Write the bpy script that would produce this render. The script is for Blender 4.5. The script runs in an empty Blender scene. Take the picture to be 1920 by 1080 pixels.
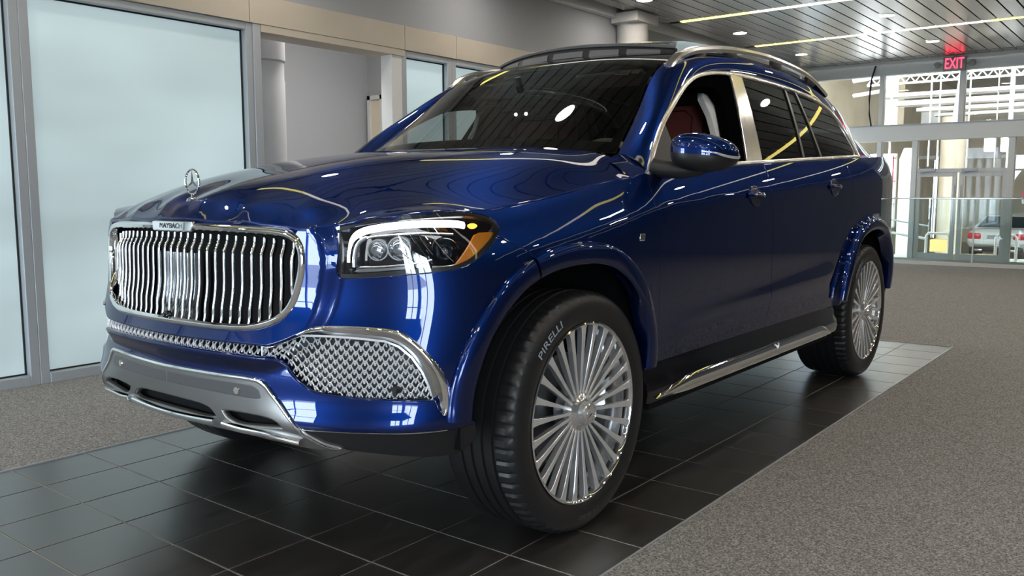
import bpy, bmesh, math, random
import numpy as np
from mathutils import Vector, Matrix
from mathutils.geometry import delaunay_2d_cdt
random.seed(4); rng = np.random.default_rng(4)
SC = bpy.context.scene; COL = SC.collection
# ------------------------------------------------------------------ camera, world, exposure
cam = bpy.data.objects.new('camera', bpy.data.cameras.new('camera')); COL.objects.link(cam); SC.camera = cam
cam.data.sensor_width = 36.0; cam.data.lens = 36.0*1617.5/1920.0; cam.data.clip_start = .05; cam.data.clip_end = 200
_y, _p, _r = math.radians(38.1068), math.radians(-6.3526), math.radians(-.1221)
_f = Vector((math.cos(_p)*math.cos(_y), math.cos(_p)*math.sin(_y), math.sin(_p)))
_rt = _f.cross(Vector((0, 0, 1))).normalized(); _up = _rt.cross(_f)
_R, _U = _rt*math.cos(_r)+_up*math.sin(_r), _up*math.cos(_r)-_rt*math.sin(_r)
cam.matrix_world = Matrix(((_R.x, _U.x, -_f.x, -2.352), (_R.y, _U.y, -_f.y, -2.517), (_R.z, _U.z, -_f.z, 1.1336), (0, 0, 0, 1)))
SC.view_settings.view_transform = 'Standard'; SC.view_settings.look = 'None'; SC.view_settings.gamma = 1
SC.view_settings.use_curve_mapping = False; SC.view_settings.exposure = 0.8
world = bpy.data.worlds.new('world'); SC.world = world; world.use_nodes = True
_bg = world.node_tree.nodes['Background']; _bg.inputs[0].default_value = (.75, .87, 1, 1); _bg.inputs[1].default_value = 14.0
try:
    SC.cycles.use_denoising = True; SC.cycles.max_bounces = 10; SC.cycles.glossy_bounces = 5; SC.cycles.transparent_max_bounces = 16
    SC.cycles.caustics_reflective = False; SC.cycles.caustics_refractive = False; SC.cycles.sample_clamp_indirect = 6
except Exception: pass
def area_light(name, loc, rot, sx, sy, power, color):  # rectangular area light, used for indoor lamps and for window portals
    l = bpy.data.lights.new(name, 'AREA'); l.shape = 'RECTANGLE'; l.size = sx; l.size_y = sy; l.energy = power; l.color = color
    o = bpy.data.objects.new(name, l); COL.objects.link(o); o.location = loc; o.rotation_euler = rot; return o
# ------------------------------------------------------------------ small maths
import numpy as np
def nspline(t, y):
    t = np.asarray(t, float); y = np.asarray(y, float); n = len(t); h = np.diff(t)
    A = np.zeros((n, n)); r = np.zeros(n); A[0, 0] = A[-1, -1] = 1
    for i in range(1, n-1):
        A[i, i-1] = h[i-1]; A[i, i] = 2*(h[i-1]+h[i]); A[i, i+1] = h[i]
        r[i] = 6*((y[i+1]-y[i])/h[i]-(y[i]-y[i-1])/h[i-1])
    m = np.linalg.solve(A, r)
    def f(x):
        x = np.asarray(x, float); i = np.clip(np.searchsorted(t, x)-1, 0, n-2)
        a = x-t[i]; b = t[i+1]-x; H = h[i]
        inside = (m[i]*b**3+m[i+1]*a**3)/(6*H)+(y[i]/H-m[i]*H/6)*b+(y[i+1]/H-m[i+1]*H/6)*a
        s0 = (y[1]-y[0])/h[0]-h[0]*(2*m[0]+m[1])/6
        s1 = (y[-1]-y[-2])/h[-1]+h[-1]*(m[-2]+2*m[-1])/6
        return np.where(x < t[0], y[0]+s0*(x-t[0]), np.where(x > t[-1], y[-1]+s1*(x-t[-1]), inside))
    return f
def sstep(x, a, b):
    t = np.clip((np.asarray(x, float)-a)/(b-a), 0, 1); return t*t*t*(t*(6*t-15)+10)
def softp(x, s):
    x = np.asarray(x, float)/s
    return s*(np.log1p(np.exp(-np.abs(x)))+np.maximum(x, 0))
PLAN = [  # x low, w low, x high, w high : half plan of the body below and above the bumper
 (-.912,0,-.845,0),(-.900,.2,-.835,.2),(-.870,.4,-.806,.4),(-.812,.6,-.757,.58),(-.725,.765,-.682,.75),(-.615,.875,-.578,.865),
 (-.46,.948,-.43,.937),(-.25,.98,-.22,.968),(.1,.99,.1,.982),(.8,.985,.8,.985),(1.6,.985,1.6,.985),(2.2,.987,2.2,.987),(2.8,.990,2.8,.990),
 (3.3,.985,3.3,.985),(3.7,.96,3.7,.955),(3.98,.895,3.96,.89),(4.15,.785,4.13,.78),(4.235,.6,4.21,.59),(4.275,.3,4.25,.3),(4.285,0,4.26,0)]
_pl = np.array(PLAN)
_m = (_pl[:, :2]+_pl[:, 2:])/2
_u = np.concatenate([[0], np.cumsum(np.hypot(*np.diff(_m, axis=0).T))])
UMAX = _u[-1]
def _sym(col, odd):
    k = 9; y = _pl[:, col]; s = -1 if odd else 1
    t = np.concatenate([-_u[k:0:-1], _u, 2*UMAX-_u[-2:-2-k:-1]])
    return nspline(t, np.concatenate([s*y[k:0:-1], y, s*y[-2:-2-k:-1]]))
_xl, _wl, _xh, _wh = _sym(0, 0), _sym(1, 1), _sym(2, 0), _sym(3, 1)
_uu = np.linspace(0, UMAX, 3000); _xm = (_xl(_uu)+_xh(_uu))/2
_i0 = 700
def u_of_x(x):   # side of the body
    ok = (_uu > .9) & (_uu < UMAX-.6)
    return np.interp(x, _xm[ok], _uu[ok])
ZS = nspline([-.9,-.44,0,.33,.6,1.6,3.1,3.8,4.3],[1.00,1.072,1.13,1.178,1.205,1.262,1.335,1.362,1.375])
def zs_of(x): return ZS(x)
AX = (0.0, 3.135); WZ = .405
ARCH = [[(-.50,.36),(-.502,.48),(-.485,.60),(-.435,.735),(-.34,.838),(-.19,.893),(0,.907),(.15,.885),(.265,.825),(.345,.73),(.385,.62),(.398,.52),(.40,.36)],
        [(-.475,.36),(-.478,.48),(-.455,.62),(-.40,.74),(-.30,.84),(-.16,.893),(0,.907),(.16,.893),(.30,.84),(.40,.74),(.455,.62),(.475,.5),(.48,.36)]]
def _arch_r(k):
    P = np.array(ARCH[k]); th = np.arctan2(P[:, 1]-WZ, -P[:, 0]); r = np.hypot(P[:, 0], P[:, 1]-WZ)
    return lambda t: np.interp(t, th, r)
_AR = (_arch_r(0), _arch_r(1))
def arch_d(x, z, k):
    dx = np.asarray(x, float)-AX[k]; dz = z-WZ
    return np.hypot(dx, dz)-_AR[k](np.arctan2(np.maximum(dz, -.02), -dx))
def bump(t): return np.exp(-t*t)
def grille_d(w, z):   # distance outside the grille opening (rounded trapezoid), metres
    cz = .872; hz = .165; z = np.asarray(z, float); w = np.abs(w)
    hw = .515+.035*np.clip((z-.72)/.2, 0, 1)
    dx = w-(hw-.10); dz = np.abs(z-cz)-(hz-.10)
    return np.hypot(np.maximum(dx, 0), np.maximum(dz, 0))+np.minimum(np.maximum(dx, dz), 0)-.10
COLLAR = [1.]
def body(u, z):
    u = np.asarray(u, float); z = np.asarray(z, float); u, z = np.broadcast_arrays(u, z)
    m = sstep(z, .56, .90)
    def plan(uu): return _xl(uu)*(1-m)+_xh(uu)*m, _wl(uu)*(1-m)+_wh(uu)*m
    x, w = plan(u); e = 1e-3
    x1, w1 = plan(u+e); x0, w0 = plan(u-e)
    tx, tw = x1-x0, w1-w0; L = np.hypot(tx, tw); nx, nw = -tw/L, tx/L     # outward normal in plan
    au = np.abs(u); front = 1-sstep(au, .75, 1.25); rear = sstep(au, UMAX-1.3, UMAX-.7); side = (1-front)*(1-rear)
    off = np.zeros_like(x)
    # sides: tuck under the doors, shoulder crease, roll in to the waistline
    low = np.clip((.86-z)/.40, 0, 1.3); off -= side*.030*low*low
    q = z-ZS(x); off -= (side+rear*.6)*((.075-.038*sstep(x, .1, .6))*np.clip((q+.26)/.26, 0, 1.4)**2.6+.16*softp(q+.125, .006))
    # sculpted lower doors
    doors = sstep(x, .45, .8)*(1-sstep(x, 2.3, 2.65))
    off += side*doors*.010*bump((z-(.60+.035*(x-.5)))/.055)
    # front: light lean of the lamps, tuck of the lower bumper
    off -= front*(.10*softp(z-.95, .03)+.45*softp(.43-z, .02))
    off -= rear*(.25*softp(z-1.0, .05)+.35*softp(.45-z, .03))
    # collar round the grille
    gd = grille_d(np.where(au < 1.3, w, 9), z)
    off += .030*(1-sstep(gd, .035, .105))*front*COLLAR[0]
    # bumper lip under the intakes
    off += front*.016*bump((z-.475)/.045)*sstep(au, .35, .55)
    # wheel arch flares
    for k in (0, 1):
        r = arch_d(x, z, k)
        fl = (.014+.010*k)*(1-sstep(r, .055, .125))
        off += fl*np.clip((z-.30)/.2, 0, 1)*sstep(au, .9, 1.05)
    return x+nx*off, w+nw*off, z+0*x
# greenhouse: waist curve to roof edge curve
RX = [.30,.58,.87,1.17,1.32,1.5,1.9,2.6,3.0,3.4,3.8,4.06,4.25]
RW = nspline(RX, [.81,.748,.675,.615,.630,.640,.645,.640,.630,.612,.585,.555,.53])
RZ = nspline(RX, [1.06,1.285,1.492,1.70,1.752,1.785,1.815,1.81,1.782,1.725,1.64,1.55,1.46])
def side_glass(x, z):   # half width of the greenhouse at height z
    x = np.asarray(x, float); z = np.asarray(z, float)
    zb = ZS(x)+.0; wb = body(u_of_x(x), zb)[1]-.020
    zr = np.maximum(RZ(x), zb+.02); wr = RW(x)
    v = (z-zb)/np.maximum(1.72-zb, .05)
    wt = .692
    w = wb+(wt-wb)*v+.006*4*v*(1-v)
    return w
def body_plain(u, z):   # the same skin without the raised collar round the grille
    COLLAR[0] = 0.; r = body(u, z); COLLAR[0] = 1.; return r
# ------------------------------------------------------------------ materials
MATS = {}
def mat(name, base=(.5,.5,.5), rough=.5, metal=0., coat=0., coat_rough=.03, spec=.5, emit=None, estr=0., trans=0., ior=1.45, alpha=1., noise=None, bumpn=None):
    m = bpy.data.materials.new(name); m.use_nodes = True; nt = m.node_tree; b = nt.nodes['Principled BSDF']
    I = b.inputs
    I['Base Color'].default_value = (*base, 1); I['Roughness'].default_value = rough; I['Metallic'].default_value = metal
    I['Coat Weight'].default_value = coat; I['Coat Roughness'].default_value = coat_rough; I['Specular IOR Level'].default_value = spec
    I['Transmission Weight'].default_value = trans; I['IOR'].default_value = ior; I['Alpha'].default_value = alpha
    if emit: I['Emission Color'].default_value = (*emit, 1); I['Emission Strength'].default_value = estr
    if noise:   # (scale, colour a, colour b[, detail, stretch])
        tc = nt.nodes.new('ShaderNodeTexCoord'); n = nt.nodes.new('ShaderNodeTexNoise'); r = nt.nodes.new('ShaderNodeValToRGB'); mp = nt.nodes.new('ShaderNodeMapping')
        n.inputs['Scale'].default_value = noise[0]; n.inputs['Detail'].default_value = noise[3] if len(noise) > 3 else 3
        if len(noise) > 4: mp.inputs['Scale'].default_value = noise[4]
        r.color_ramp.elements[0].color = (*noise[1], 1); r.color_ramp.elements[1].color = (*noise[2], 1)
        r.color_ramp.elements[0].position = .35; r.color_ramp.elements[1].position = .65
        nt.links.new(tc.outputs['Object'], mp.inputs['Vector']); nt.links.new(mp.outputs['Vector'], n.inputs['Vector']); nt.links.new(n.outputs['Fac'], r.inputs['Fac']); nt.links.new(r.outputs['Color'], I['Base Color'])
    if bumpn:   # (scale, strength)
        tc = nt.nodes.new('ShaderNodeTexCoord'); n = nt.nodes.new('ShaderNodeTexNoise'); bp = nt.nodes.new('ShaderNodeBump')
        n.inputs['Scale'].default_value = bumpn[0]; n.inputs['Detail'].default_value = 4; bp.inputs['Strength'].default_value = bumpn[1]; bp.inputs['Distance'].default_value = .004
        nt.links.new(tc.outputs['Object'], n.inputs['Vector']); nt.links.new(n.outputs['Fac'], bp.inputs['Height']); nt.links.new(bp.outputs['Normal'], I['Normal'])
    MATS[name] = m; return m
def glass(name, tint, refl=.06, rough=0.):
    """thin pane: tinted see-through plus a Fresnel reflection"""
    m = bpy.data.materials.new(name); m.use_nodes = True; nt = m.node_tree; N = nt.nodes; N.clear()
    o = N.new('ShaderNodeOutputMaterial'); mx = N.new('ShaderNodeMixShader'); t = N.new('ShaderNodeBsdfTransparent'); g = N.new('ShaderNodeBsdfGlossy')
    fr = N.new('ShaderNodeFresnel'); fr.inputs['IOR'].default_value = 1.5
    t.inputs['Color'].default_value = (*tint, 1); g.inputs['Roughness'].default_value = rough; g.inputs['Color'].default_value = (1, 1, 1, 1)
    ad = N.new('ShaderNodeMath'); ad.operation = 'MULTIPLY_ADD'; ad.inputs[1].default_value = 1.0; ad.inputs[2].default_value = refl; ad.use_clamp = True
    L = nt.links; L.new(fr.outputs[0], ad.inputs[0]); L.new(ad.outputs[0], mx.inputs[0]); L.new(t.outputs[0], mx.inputs[1]); L.new(g.outputs[0], mx.inputs[2]); L.new(mx.outputs[0], o.inputs[0])
    MATS[name] = m; return m
SIDES = (-1, 1)
# ------------------------------------------------------------------ objects
def link(o, parent=None):
    COL.objects.link(o)
    if parent is not None: o.parent = parent
    return o
def empty(name, loc=(0, 0, 0), parent=None, label=None, cat=None, group=None):
    o = bpy.data.objects.new(name, None); o.location = loc; o.empty_display_size = .1; link(o, parent)
    if label: o['label'] = label
    if cat: o['category'] = cat
    if group: o['group'] = group
    return o
def tag(o, label=None, cat=None, group=None, kind=None):
    if label: o['label'] = label
    if cat: o['category'] = cat
    if group: o['group'] = group
    if kind: o['kind'] = kind
    return o
def mesh_obj(name, V, F, m, parent=None, normals=None, smooth=True, sharp=None, label=None):
    me = bpy.data.meshes.new(name); me.from_pydata([tuple(map(float, v)) for v in V], [], [tuple(map(int, f)) for f in F])
    me.polygons.foreach_set('use_smooth', [bool(smooth)]*len(me.polygons))
    if sharp is not None: me.set_sharp_from_angle(angle=math.radians(sharp))
    me.materials.append(MATS[m] if isinstance(m, str) else m)
    if normals is not None:
        nn = np.asarray(normals, float); nn /= np.maximum(np.linalg.norm(nn, axis=1, keepdims=True), 1e-9)
        me.normals_split_custom_set_from_vertices([tuple(v) for v in nn])
    me.update()
    o = bpy.data.objects.new(name, me); link(o, parent)
    if label: o['label'] = label
    return o
def share(src, name, parent=None, loc=None, rot=None, scale=None):
    o = bpy.data.objects.new(name, src.data if hasattr(src, 'data') else src); link(o, parent)
    if loc is not None: o.location = loc
    if rot is not None: o.rotation_euler = rot
    if scale is not None: o.scale = scale
    return o
class MB:
    """collects pieces of one part"""
    def __init__(s): s.V = []; s.F = []
    def add(s, V, F):
        k = len(s.V); s.V += [tuple(v) for v in V]; s.F += [tuple(i+k for i in f) for f in F]; return s
    def box(s, x0, x1, y0, y1, z0, z1, bev=0.):
        if bev <= 0:
            V = [(x, y, z) for x in (x0, x1) for y in (y0, y1) for z in (z0, z1)]
            return s.add(V, [(0,1,3,2),(4,6,7,5),(0,4,5,1),(2,3,7,6),(0,2,6,4),(1,5,7,3)])
        bm = bmesh.new(); bmesh.ops.create_cube(bm, size=1)
        for v in bm.verts: v.co = ((x0+x1)/2+v.co.x*(x1-x0), (y0+y1)/2+v.co.y*(y1-y0), (z0+z1)/2+v.co.z*(z1-z0))
        bmesh.ops.bevel(bm, geom=bm.edges[:], offset=bev, segments=2, affect='EDGES', profile=.5)
        bm.verts.ensure_lookup_table(); bm.verts.index_update()
        s.add([v.co[:] for v in bm.verts], [[v.index for v in f.verts] for f in bm.faces]); bm.free(); return s
    def tube(s, P, r, n=10, caps=True, up=(0, 0, 1)):
        P = [np.array(q, float) for q in P]; R = r if hasattr(r, '__len__') else [r]*len(P); V = []; F = []
        for i, q in enumerate(P):
            t = P[min(i+1, len(P)-1)]-P[max(i-1, 0)]; t /= max(np.linalg.norm(t), 1e-9)
            a = np.cross(t, up)
            if np.linalg.norm(a) < 1e-3: a = np.cross(t, (1, 0, 0))
            a /= np.linalg.norm(a); b = np.cross(t, a)
            for k in range(n):
                c = 2*math.pi*k/n; V.append(q+R[i]*(a*math.cos(c)+b*math.sin(c)))
        for i in range(len(P)-1):
            for k in range(n): F.append((i*n+k, i*n+(k+1) % n, (i+1)*n+(k+1) % n, (i+1)*n+k))
        if caps: F += [tuple(range(n))[::-1], tuple((len(P)-1)*n+k for k in range(n))]
        return s.add(V, F)
    def lathe(s, prof, n=48, origin=(0, 0, 0), axis='y', closed=False):
        """prof: (radius, along)"""
        V = []; F = []; o = np.array(origin, float); m = len(prof)
        for k in range(n):
            c, d = math.cos(2*math.pi*k/n), math.sin(2*math.pi*k/n)
            for r, h in prof:
                V.append(o+(np.array((r*c, h, r*d)) if axis == 'y' else np.array((r*c, r*d, h)) if axis == 'z' else np.array((h, r*c, r*d))))
        for k in range(n):
            j = (k+1) % n
            for i in range(m if closed else m-1):
                i2 = (i+1) % m; F.append((k*m+i, k*m+i2, j*m+i2, j*m+i))
        return s.add(V, F)
    def prism(s, poly, axis, a, b):
        """closed polygon (2d) extruded along an axis from a to b"""
        n = len(poly); put = {'x': lambda p, t: (t, p[0], p[1]), 'y': lambda p, t: (p[0], t, p[1]), 'z': lambda p, t: (p[0], p[1], t)}[axis]
        V = [put(p, a) for p in poly]+[put(p, b) for p in poly]
        F = [tuple(range(n))[::-1], tuple(range(n, 2*n))]+[(i, (i+1) % n, n+(i+1) % n, n+i) for i in range(n)]
        return s.add(V, F)
    def grid(s, P, closed_u=False):
        """P: array (m, n, 3)"""
        P = np.asarray(P); m, n = P.shape[:2]
        F = []
        for i in range(m-1 if not closed_u else m):
            for j in range(n-1): F.append((i*n+j, ((i+1) % m)*n+j, ((i+1) % m)*n+j+1, i*n+j+1))
        return s.add(P.reshape(-1, 3), F)
    def xf(s, M):
        s.V = [tuple(M @ Vector(v)) for v in s.V]; return s
    def fix(s):
        bm = bmesh.new(); vs = [bm.verts.new(v) for v in s.V]
        for f in s.F:
            try: bm.faces.new([vs[i] for i in f])
            except ValueError: pass
        bmesh.ops.recalc_face_normals(bm, faces=bm.faces[:]); bm.verts.index_update()
        s.V = [v.co[:] for v in bm.verts]; s.F = [[v.index for v in f.verts] for f in bm.faces]; bm.free(); return s
    def build(s, name, m, parent=None, smooth=True, sharp=35, label=None, fix=True, kind=None):
        if fix: s.fix()
        o = mesh_obj(name, s.V, s.F, m, parent, smooth=smooth, sharp=sharp if smooth else None, label=label)
        if kind: o['kind'] = kind
        return o
def text_mesh(txt, size, extrude=.001, res=3):
    c = bpy.data.curves.new('txt', 'FONT'); c.body = txt; c.size = size; c.extrude = extrude; c.align_x = 'CENTER'; c.align_y = 'CENTER'; c.resolution_u = res
    o = bpy.data.objects.new('txt', c); COL.objects.link(o); dg = bpy.context.evaluated_depsgraph_get(); dg.update()
    me = o.evaluated_get(dg).to_mesh(); V = [v.co[:] for v in me.vertices]; F = [tuple(p.vertices) for p in me.polygons]
    o.evaluated_get(dg).to_mesh_clear(); bpy.data.objects.remove(o); bpy.data.curves.remove(c); return V, F
# ------------------------------------------------------------------ panels cut out of a surface
def dens(poly, h, closed=True):
    P = [np.array(q, float) for q in poly]; out = []; n = len(P)
    for i in range(n if closed else n-1):
        a, b = P[i], P[(i+1) % n]; k = max(1, int(math.ceil(np.linalg.norm(b-a)/h)))
        out += [a+(b-a)*j/k for j in range(k)]
    if not closed: out.append(P[-1])
    return np.array(out)
def smooth_poly(pts, closed=False, n=6, corner=50):
    """Catmull-Rom through the points, sharp where the outline turns more than `corner` degrees"""
    P = [np.array(q, float) for q in pts]; N = len(P); out = []
    def turn(i):
        if not closed and i in (0, N-1): return 180
        a = P[i]-P[i-1]; b = P[(i+1) % N]-P[i]; c = np.dot(a, b)/max(np.linalg.norm(a)*np.linalg.norm(b), 1e-12); return math.degrees(math.acos(max(-1, min(1, c))))
    for i in range(N if closed else N-1):
        p1, p2 = P[i], P[(i+1) % N]; L = np.linalg.norm(p2-p1)
        def tan(j):
            if turn(j) > corner: return None
            a, b = P[j-1], P[(j+1) % N]; t = b-a; return t/max(np.linalg.norm(t), 1e-12)*L
        m1, m2 = tan(i), tan((i+1) % N)
        if m1 is None: m1 = (p2-p1) if m2 is None else 1.5*(p2-p1)-.5*m2
        if m2 is None: m2 = 1.5*(p2-p1)-.5*m1
        for k in range(n):
            t = k/n; out.append((2*t**3-3*t*t+1)*p1+(t**3-2*t*t+t)*m1+(-2*t**3+3*t*t)*p2+(t**3-t*t)*m2)
    if not closed: out.append(P[-1])
    return np.array(out)
def area2(P): return .5*np.sum(P[:, 0]*np.roll(P[:, 1], -1)-np.roll(P[:, 0], -1)*P[:, 1])
def inside(pts, poly):
    x, y = pts[:, 0], pts[:, 1]; r = np.zeros(len(pts), bool); n = len(poly)
    for i in range(n):
        a, b = poly[i], poly[(i+1) % n]
        c = (a[1] > y) != (b[1] > y)
        with np.errstate(divide='ignore', invalid='ignore'): r ^= c & (x < (b[0]-a[0])*(y-a[1])/(b[1]-a[1])+a[0])
    return r
def inset(P, d):
    """shrink a CCW polygon by d"""
    if d == 0: return P
    e = np.roll(P, -1, 0)-P; e /= np.maximum(np.linalg.norm(e, axis=1, keepdims=True), 1e-9)
    n = np.stack([-e[:, 1], e[:, 0]], 1); m = n+np.roll(n, 1, 0); m /= np.maximum(np.linalg.norm(m, axis=1, keepdims=True), .5)
    return P+m*d
class Surf:
    """a parametric surface of the car half; sgn -1 is the side the camera sees; flip when (a, b) runs left-handed"""
    def __init__(s, fn, sgn=-1, flip=False, scale=(1, 1)): s.fn = fn; s.sgn = sgn; s.flip = flip; s.sc = scale
    def pos(s, A):
        A = np.asarray(A, float); x, w, z = s.fn(A[:, 0], A[:, 1]); return np.stack([x+0*w, s.sgn*w, z+0*w], 1)
    def frame(s, A):
        A = np.asarray(A, float); e = 1.5e-3
        da = (s.pos(A+[e, 0])-s.pos(A-[e, 0]))/(2*e); db = (s.pos(A+[0, e])-s.pos(A-[0, e]))/(2*e)
        n = np.cross(da, db)*(-s.sgn)*(-1 if s.flip else 1); n /= np.maximum(np.linalg.norm(n, axis=1, keepdims=True), 1e-9); return da, db, n
    def at(s, A, off=0.):
        A = np.atleast_2d(A); return s.pos(A)+s.frame(A)[2]*off
def panel(name, S, outline, m, parent, holes=(), h=.03, edge=.014, gap=0., off=0., flange=.022, lip=.004, label=None, back=0.):
    loops = []
    for k, L in enumerate([outline]+list(holes)):
        L = np.asarray(L, float)
        if area2(L) < 0: L = L[::-1]
        L = inset(L, gap if k == 0 else -gap); L = dens(L, edge)
        keep = [0]
        for i in range(1, len(L)):
            if np.linalg.norm(L[i]-L[keep[-1]]) > edge*.15: keep.append(i)
        loops.append(L[keep])
    pts = np.concatenate(loops); edges = []; k0 = 0
    for L in loops: edges += [(k0+i, k0+(i+1) % len(L)) for i in range(len(L))]; k0 += len(L)
    lo, hi = loops[0].min(0), loops[0].max(0)
    gx, gy = np.meshgrid(np.arange(lo[0]+h/2, hi[0], h), np.arange(lo[1]+h/2, hi[1], h)); gx[1::2] += h/2
    G = np.stack([gx.ravel(), gy.ravel()], 1); ok = inside(G, loops[0])
    for L in loops[1:]: ok &= ~inside(G, L)
    G = G[ok]
    if len(G): G = G[np.array([np.min(np.sum((pts-g)**2, 1)) > (h*.45)**2 for g in G])]
    allp = np.concatenate([pts, G]) if len(G) else pts
    r = delaunay_2d_cdt([Vector((float(a), float(b))) for a, b in allp], edges, [], 0, 1e-7)
    A = np.array([(v.x, v.y) for v in r[0]]); T = np.array([f for f in r[2] if len(f) == 3]); C = A[T].mean(1)
    ok = inside(C, loops[0])
    for L in loops[1:]: ok &= ~inside(C, L)
    T = T[ok]; v = A[T]; a2 = (v[:, 1, 0]-v[:, 0, 0])*(v[:, 2, 1]-v[:, 0, 1])-(v[:, 2, 0]-v[:, 0, 0])*(v[:, 1, 1]-v[:, 0, 1])
    T = np.where((a2 < 0)[:, None], T[:, ::-1], T)
    flipw = (S.sgn > 0) != S.flip
    if flipw: T = T[:, ::-1]
    da, db, n = S.frame(A); P = S.pos(A)+n*off
    V = list(P); N = list(n); F = [tuple(t) for t in T]
    if flange > 0:
        for k, L in enumerate(loops):
            da, db, n = S.frame(L); p = S.pos(L)+n*off; m_ = len(L)
            e = np.roll(L, -1, 0)-np.roll(L, 1, 0); o2 = np.stack([e[:, 1], -e[:, 0]], 1)*(1 if k == 0 else -1)
            lat = da*o2[:, :1]+db*o2[:, 1:]; lat -= n*np.sum(lat*n, 1, keepdims=True); lat /= np.maximum(np.linalg.norm(lat, axis=1, keepdims=True), 1e-9)
            rings = [(p, n), (p+lat*lip*.55-n*lip*.25, n+lat*.8), (p+lat*lip-n*lip*1.1, lat+n*.1), (p+lat*lip*.9-n*flange, lat)]
            b0 = len(V)
            for q, nn in rings: V += list(q); N += list(nn/np.linalg.norm(nn, axis=1, keepdims=True))
            for j in range(len(rings)-1):
                for i in range(m_):
                    i2 = (i+1) % m_; f = (b0+j*m_+i, b0+j*m_+i2, b0+(j+1)*m_+i2, b0+(j+1)*m_+i)
                    f = f[::-1] if k == 0 else f
                    F.append(f[::-1] if flipw else f)
    return mesh_obj(name, V, F, m, parent, normals=N, label=label)
def sweep(name, P, N, prof, m, parent=None, closed=False, smooth=True, sharp=40, label=None, taper=None):
    """profile (across, up) carried along a path whose surface normals are N"""
    P = np.asarray(P, float); N = np.asarray(N, float); n = len(P); k = len(prof); V = []; F = []
    for i in range(n):
        t = P[(i+1) % n if closed else min(i+1, n-1)]-P[(i-1) % n if closed else max(i-1, 0)]; t /= max(np.linalg.norm(t), 1e-9)
        nn = N[i]-t*np.dot(N[i], t); nn /= max(np.linalg.norm(nn), 1e-9); a = np.cross(t, nn); s = taper[i] if taper is not None else 1.
        for q in prof: V.append(P[i]+a*q[0]*s+nn*q[1]*(s if taper is not None else 1))
    for i in range(n if closed else n-1):
        for j in range(k): F.append((i*k+j, i*k+(j+1) % k, ((i+1) % n)*k+(j+1) % k, ((i+1) % n)*k+j))
    if not closed: F += [tuple(range(k))[::-1], tuple((n-1)*k+j for j in range(k))]
    return MB().add(V, F).build(name, m, parent, smooth, sharp, label)
def round_prof(w, h, n=7, base=-.006):
    """flat strip with a crowned top"""
    return [(-w/2, base)]+[(-w/2*math.cos(math.pi*i/(n-1)), h*math.sin(math.pi*i/(n-1))**.6) for i in range(n)]+[(w/2, base)]
# ------------------------------------------------------------------ materials of the place
def paint(name, flake, deep, k=.55, rough=.34):
    """metallic lacquer: blue flake layer under a clear coat"""
    m = bpy.data.materials.new(name); m.use_nodes = True; nt = m.node_tree; N = nt.nodes; N.clear(); L = nt.links
    o = N.new('ShaderNodeOutputMaterial'); d = N.new('ShaderNodeBsdfDiffuse'); g = N.new('ShaderNodeBsdfGlossy'); c = N.new('ShaderNodeBsdfGlossy'); fr = N.new('ShaderNodeFresnel'); a = N.new('ShaderNodeMixShader'); b = N.new('ShaderNodeMixShader')
    d.inputs['Color'].default_value = (*deep, 1); g.inputs['Color'].default_value = (*flake, 1); g.inputs['Roughness'].default_value = rough; c.inputs['Color'].default_value = (1, 1, 1, 1); c.inputs['Roughness'].default_value = .008; fr.inputs['IOR'].default_value = 1.52; a.inputs[0].default_value = k
    L.new(d.outputs[0], a.inputs[1]); L.new(g.outputs[0], a.inputs[2]); L.new(fr.outputs[0], b.inputs[0]); L.new(a.outputs[0], b.inputs[1]); L.new(c.outputs[0], b.inputs[2]); L.new(b.outputs[0], o.inputs[0]); MATS[name] = m; return m
paint('paint', (.0018,.022,.150), (.0002,.0020,.014), .66, .40)
mat('paint_shade', (.001,.009,.05), .25, 1.0, 1.0, .03)
mat('black', (.006,.006,.007), .7, spec=.2); mat('black_gloss', (.006,.006,.008), .06, coat=.6); mat('satin_black', (.012,.012,.013), .42); mat('rubber', (.010,.010,.011), .35)
mat('chrome', (.88,.89,.90), .045, 1.0); mat('satin_silver', (.72,.70,.67), .22, 1.0); mat('smoke_chrome', (.16,.17,.19), .12, 1.0); mat('mesh_silver', (.85,.86,.89), .30, .6); mat('trim_silver', (.82,.80,.76), .20, .92); mat('frame_black', (.002,.002,.002), .85, spec=.0); mat('dish_metal', (.75,.76,.78), .28, .9)
mat('skid_silver', (.23,.226,.222), .36, .85, noise=None, bumpn=(900,.05)); mat('grey_plastic', (.085,.085,.09), .38); mat('radar', (.035,.036,.04), .05, coat=1.0); mat('engraved', (.12,.12,.13), .3, .8)
mat('intake_dark', (.045,.047,.055), .45)
mat('deflector', (.020,.021,.024), .35); mat('deflector_light', (.13,.13,.135), .5)
glass('tint', (.035,.036,.040), .05); glass('windscreen', (.44,.48,.46), .06); glass('lens', (.93,.95,.97), .02); glass('clear_pane', (.94,.96,.95), .015); glass('rail_glass', (.92,.97,.955), .03)
mat('led', (1,1,1), .3, emit=(.93,.97,1), estr=5.0); mat('clear', (.85,.87,.90), .05, .6); mat('amber', (.95,.30,.015), .12, coat=1.0, bumpn=(260,.35)); mat('amber_lit', (1,.4,.03), .2, emit=(1,.34,.02), estr=4.0); mat('projector', (.55,.58,.62), .03, .75, coat=1.0)
mat('redlens', (.22,.01,.012), .08, coat=1.0)
mat('tyre', (.011,.011,.012), .42, bumpn=(60,.03)); mat('tyre_white', (.34,.38,.44), .5); mat('tyre_grey', (.06,.06,.065), .45)
mat('rim_metal', (.85,.86,.88), .14, .9); mat('spoke_metal', (.86,.87,.88), .26, .75); mat('disc', (.03,.03,.032), .4, .5)
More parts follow.
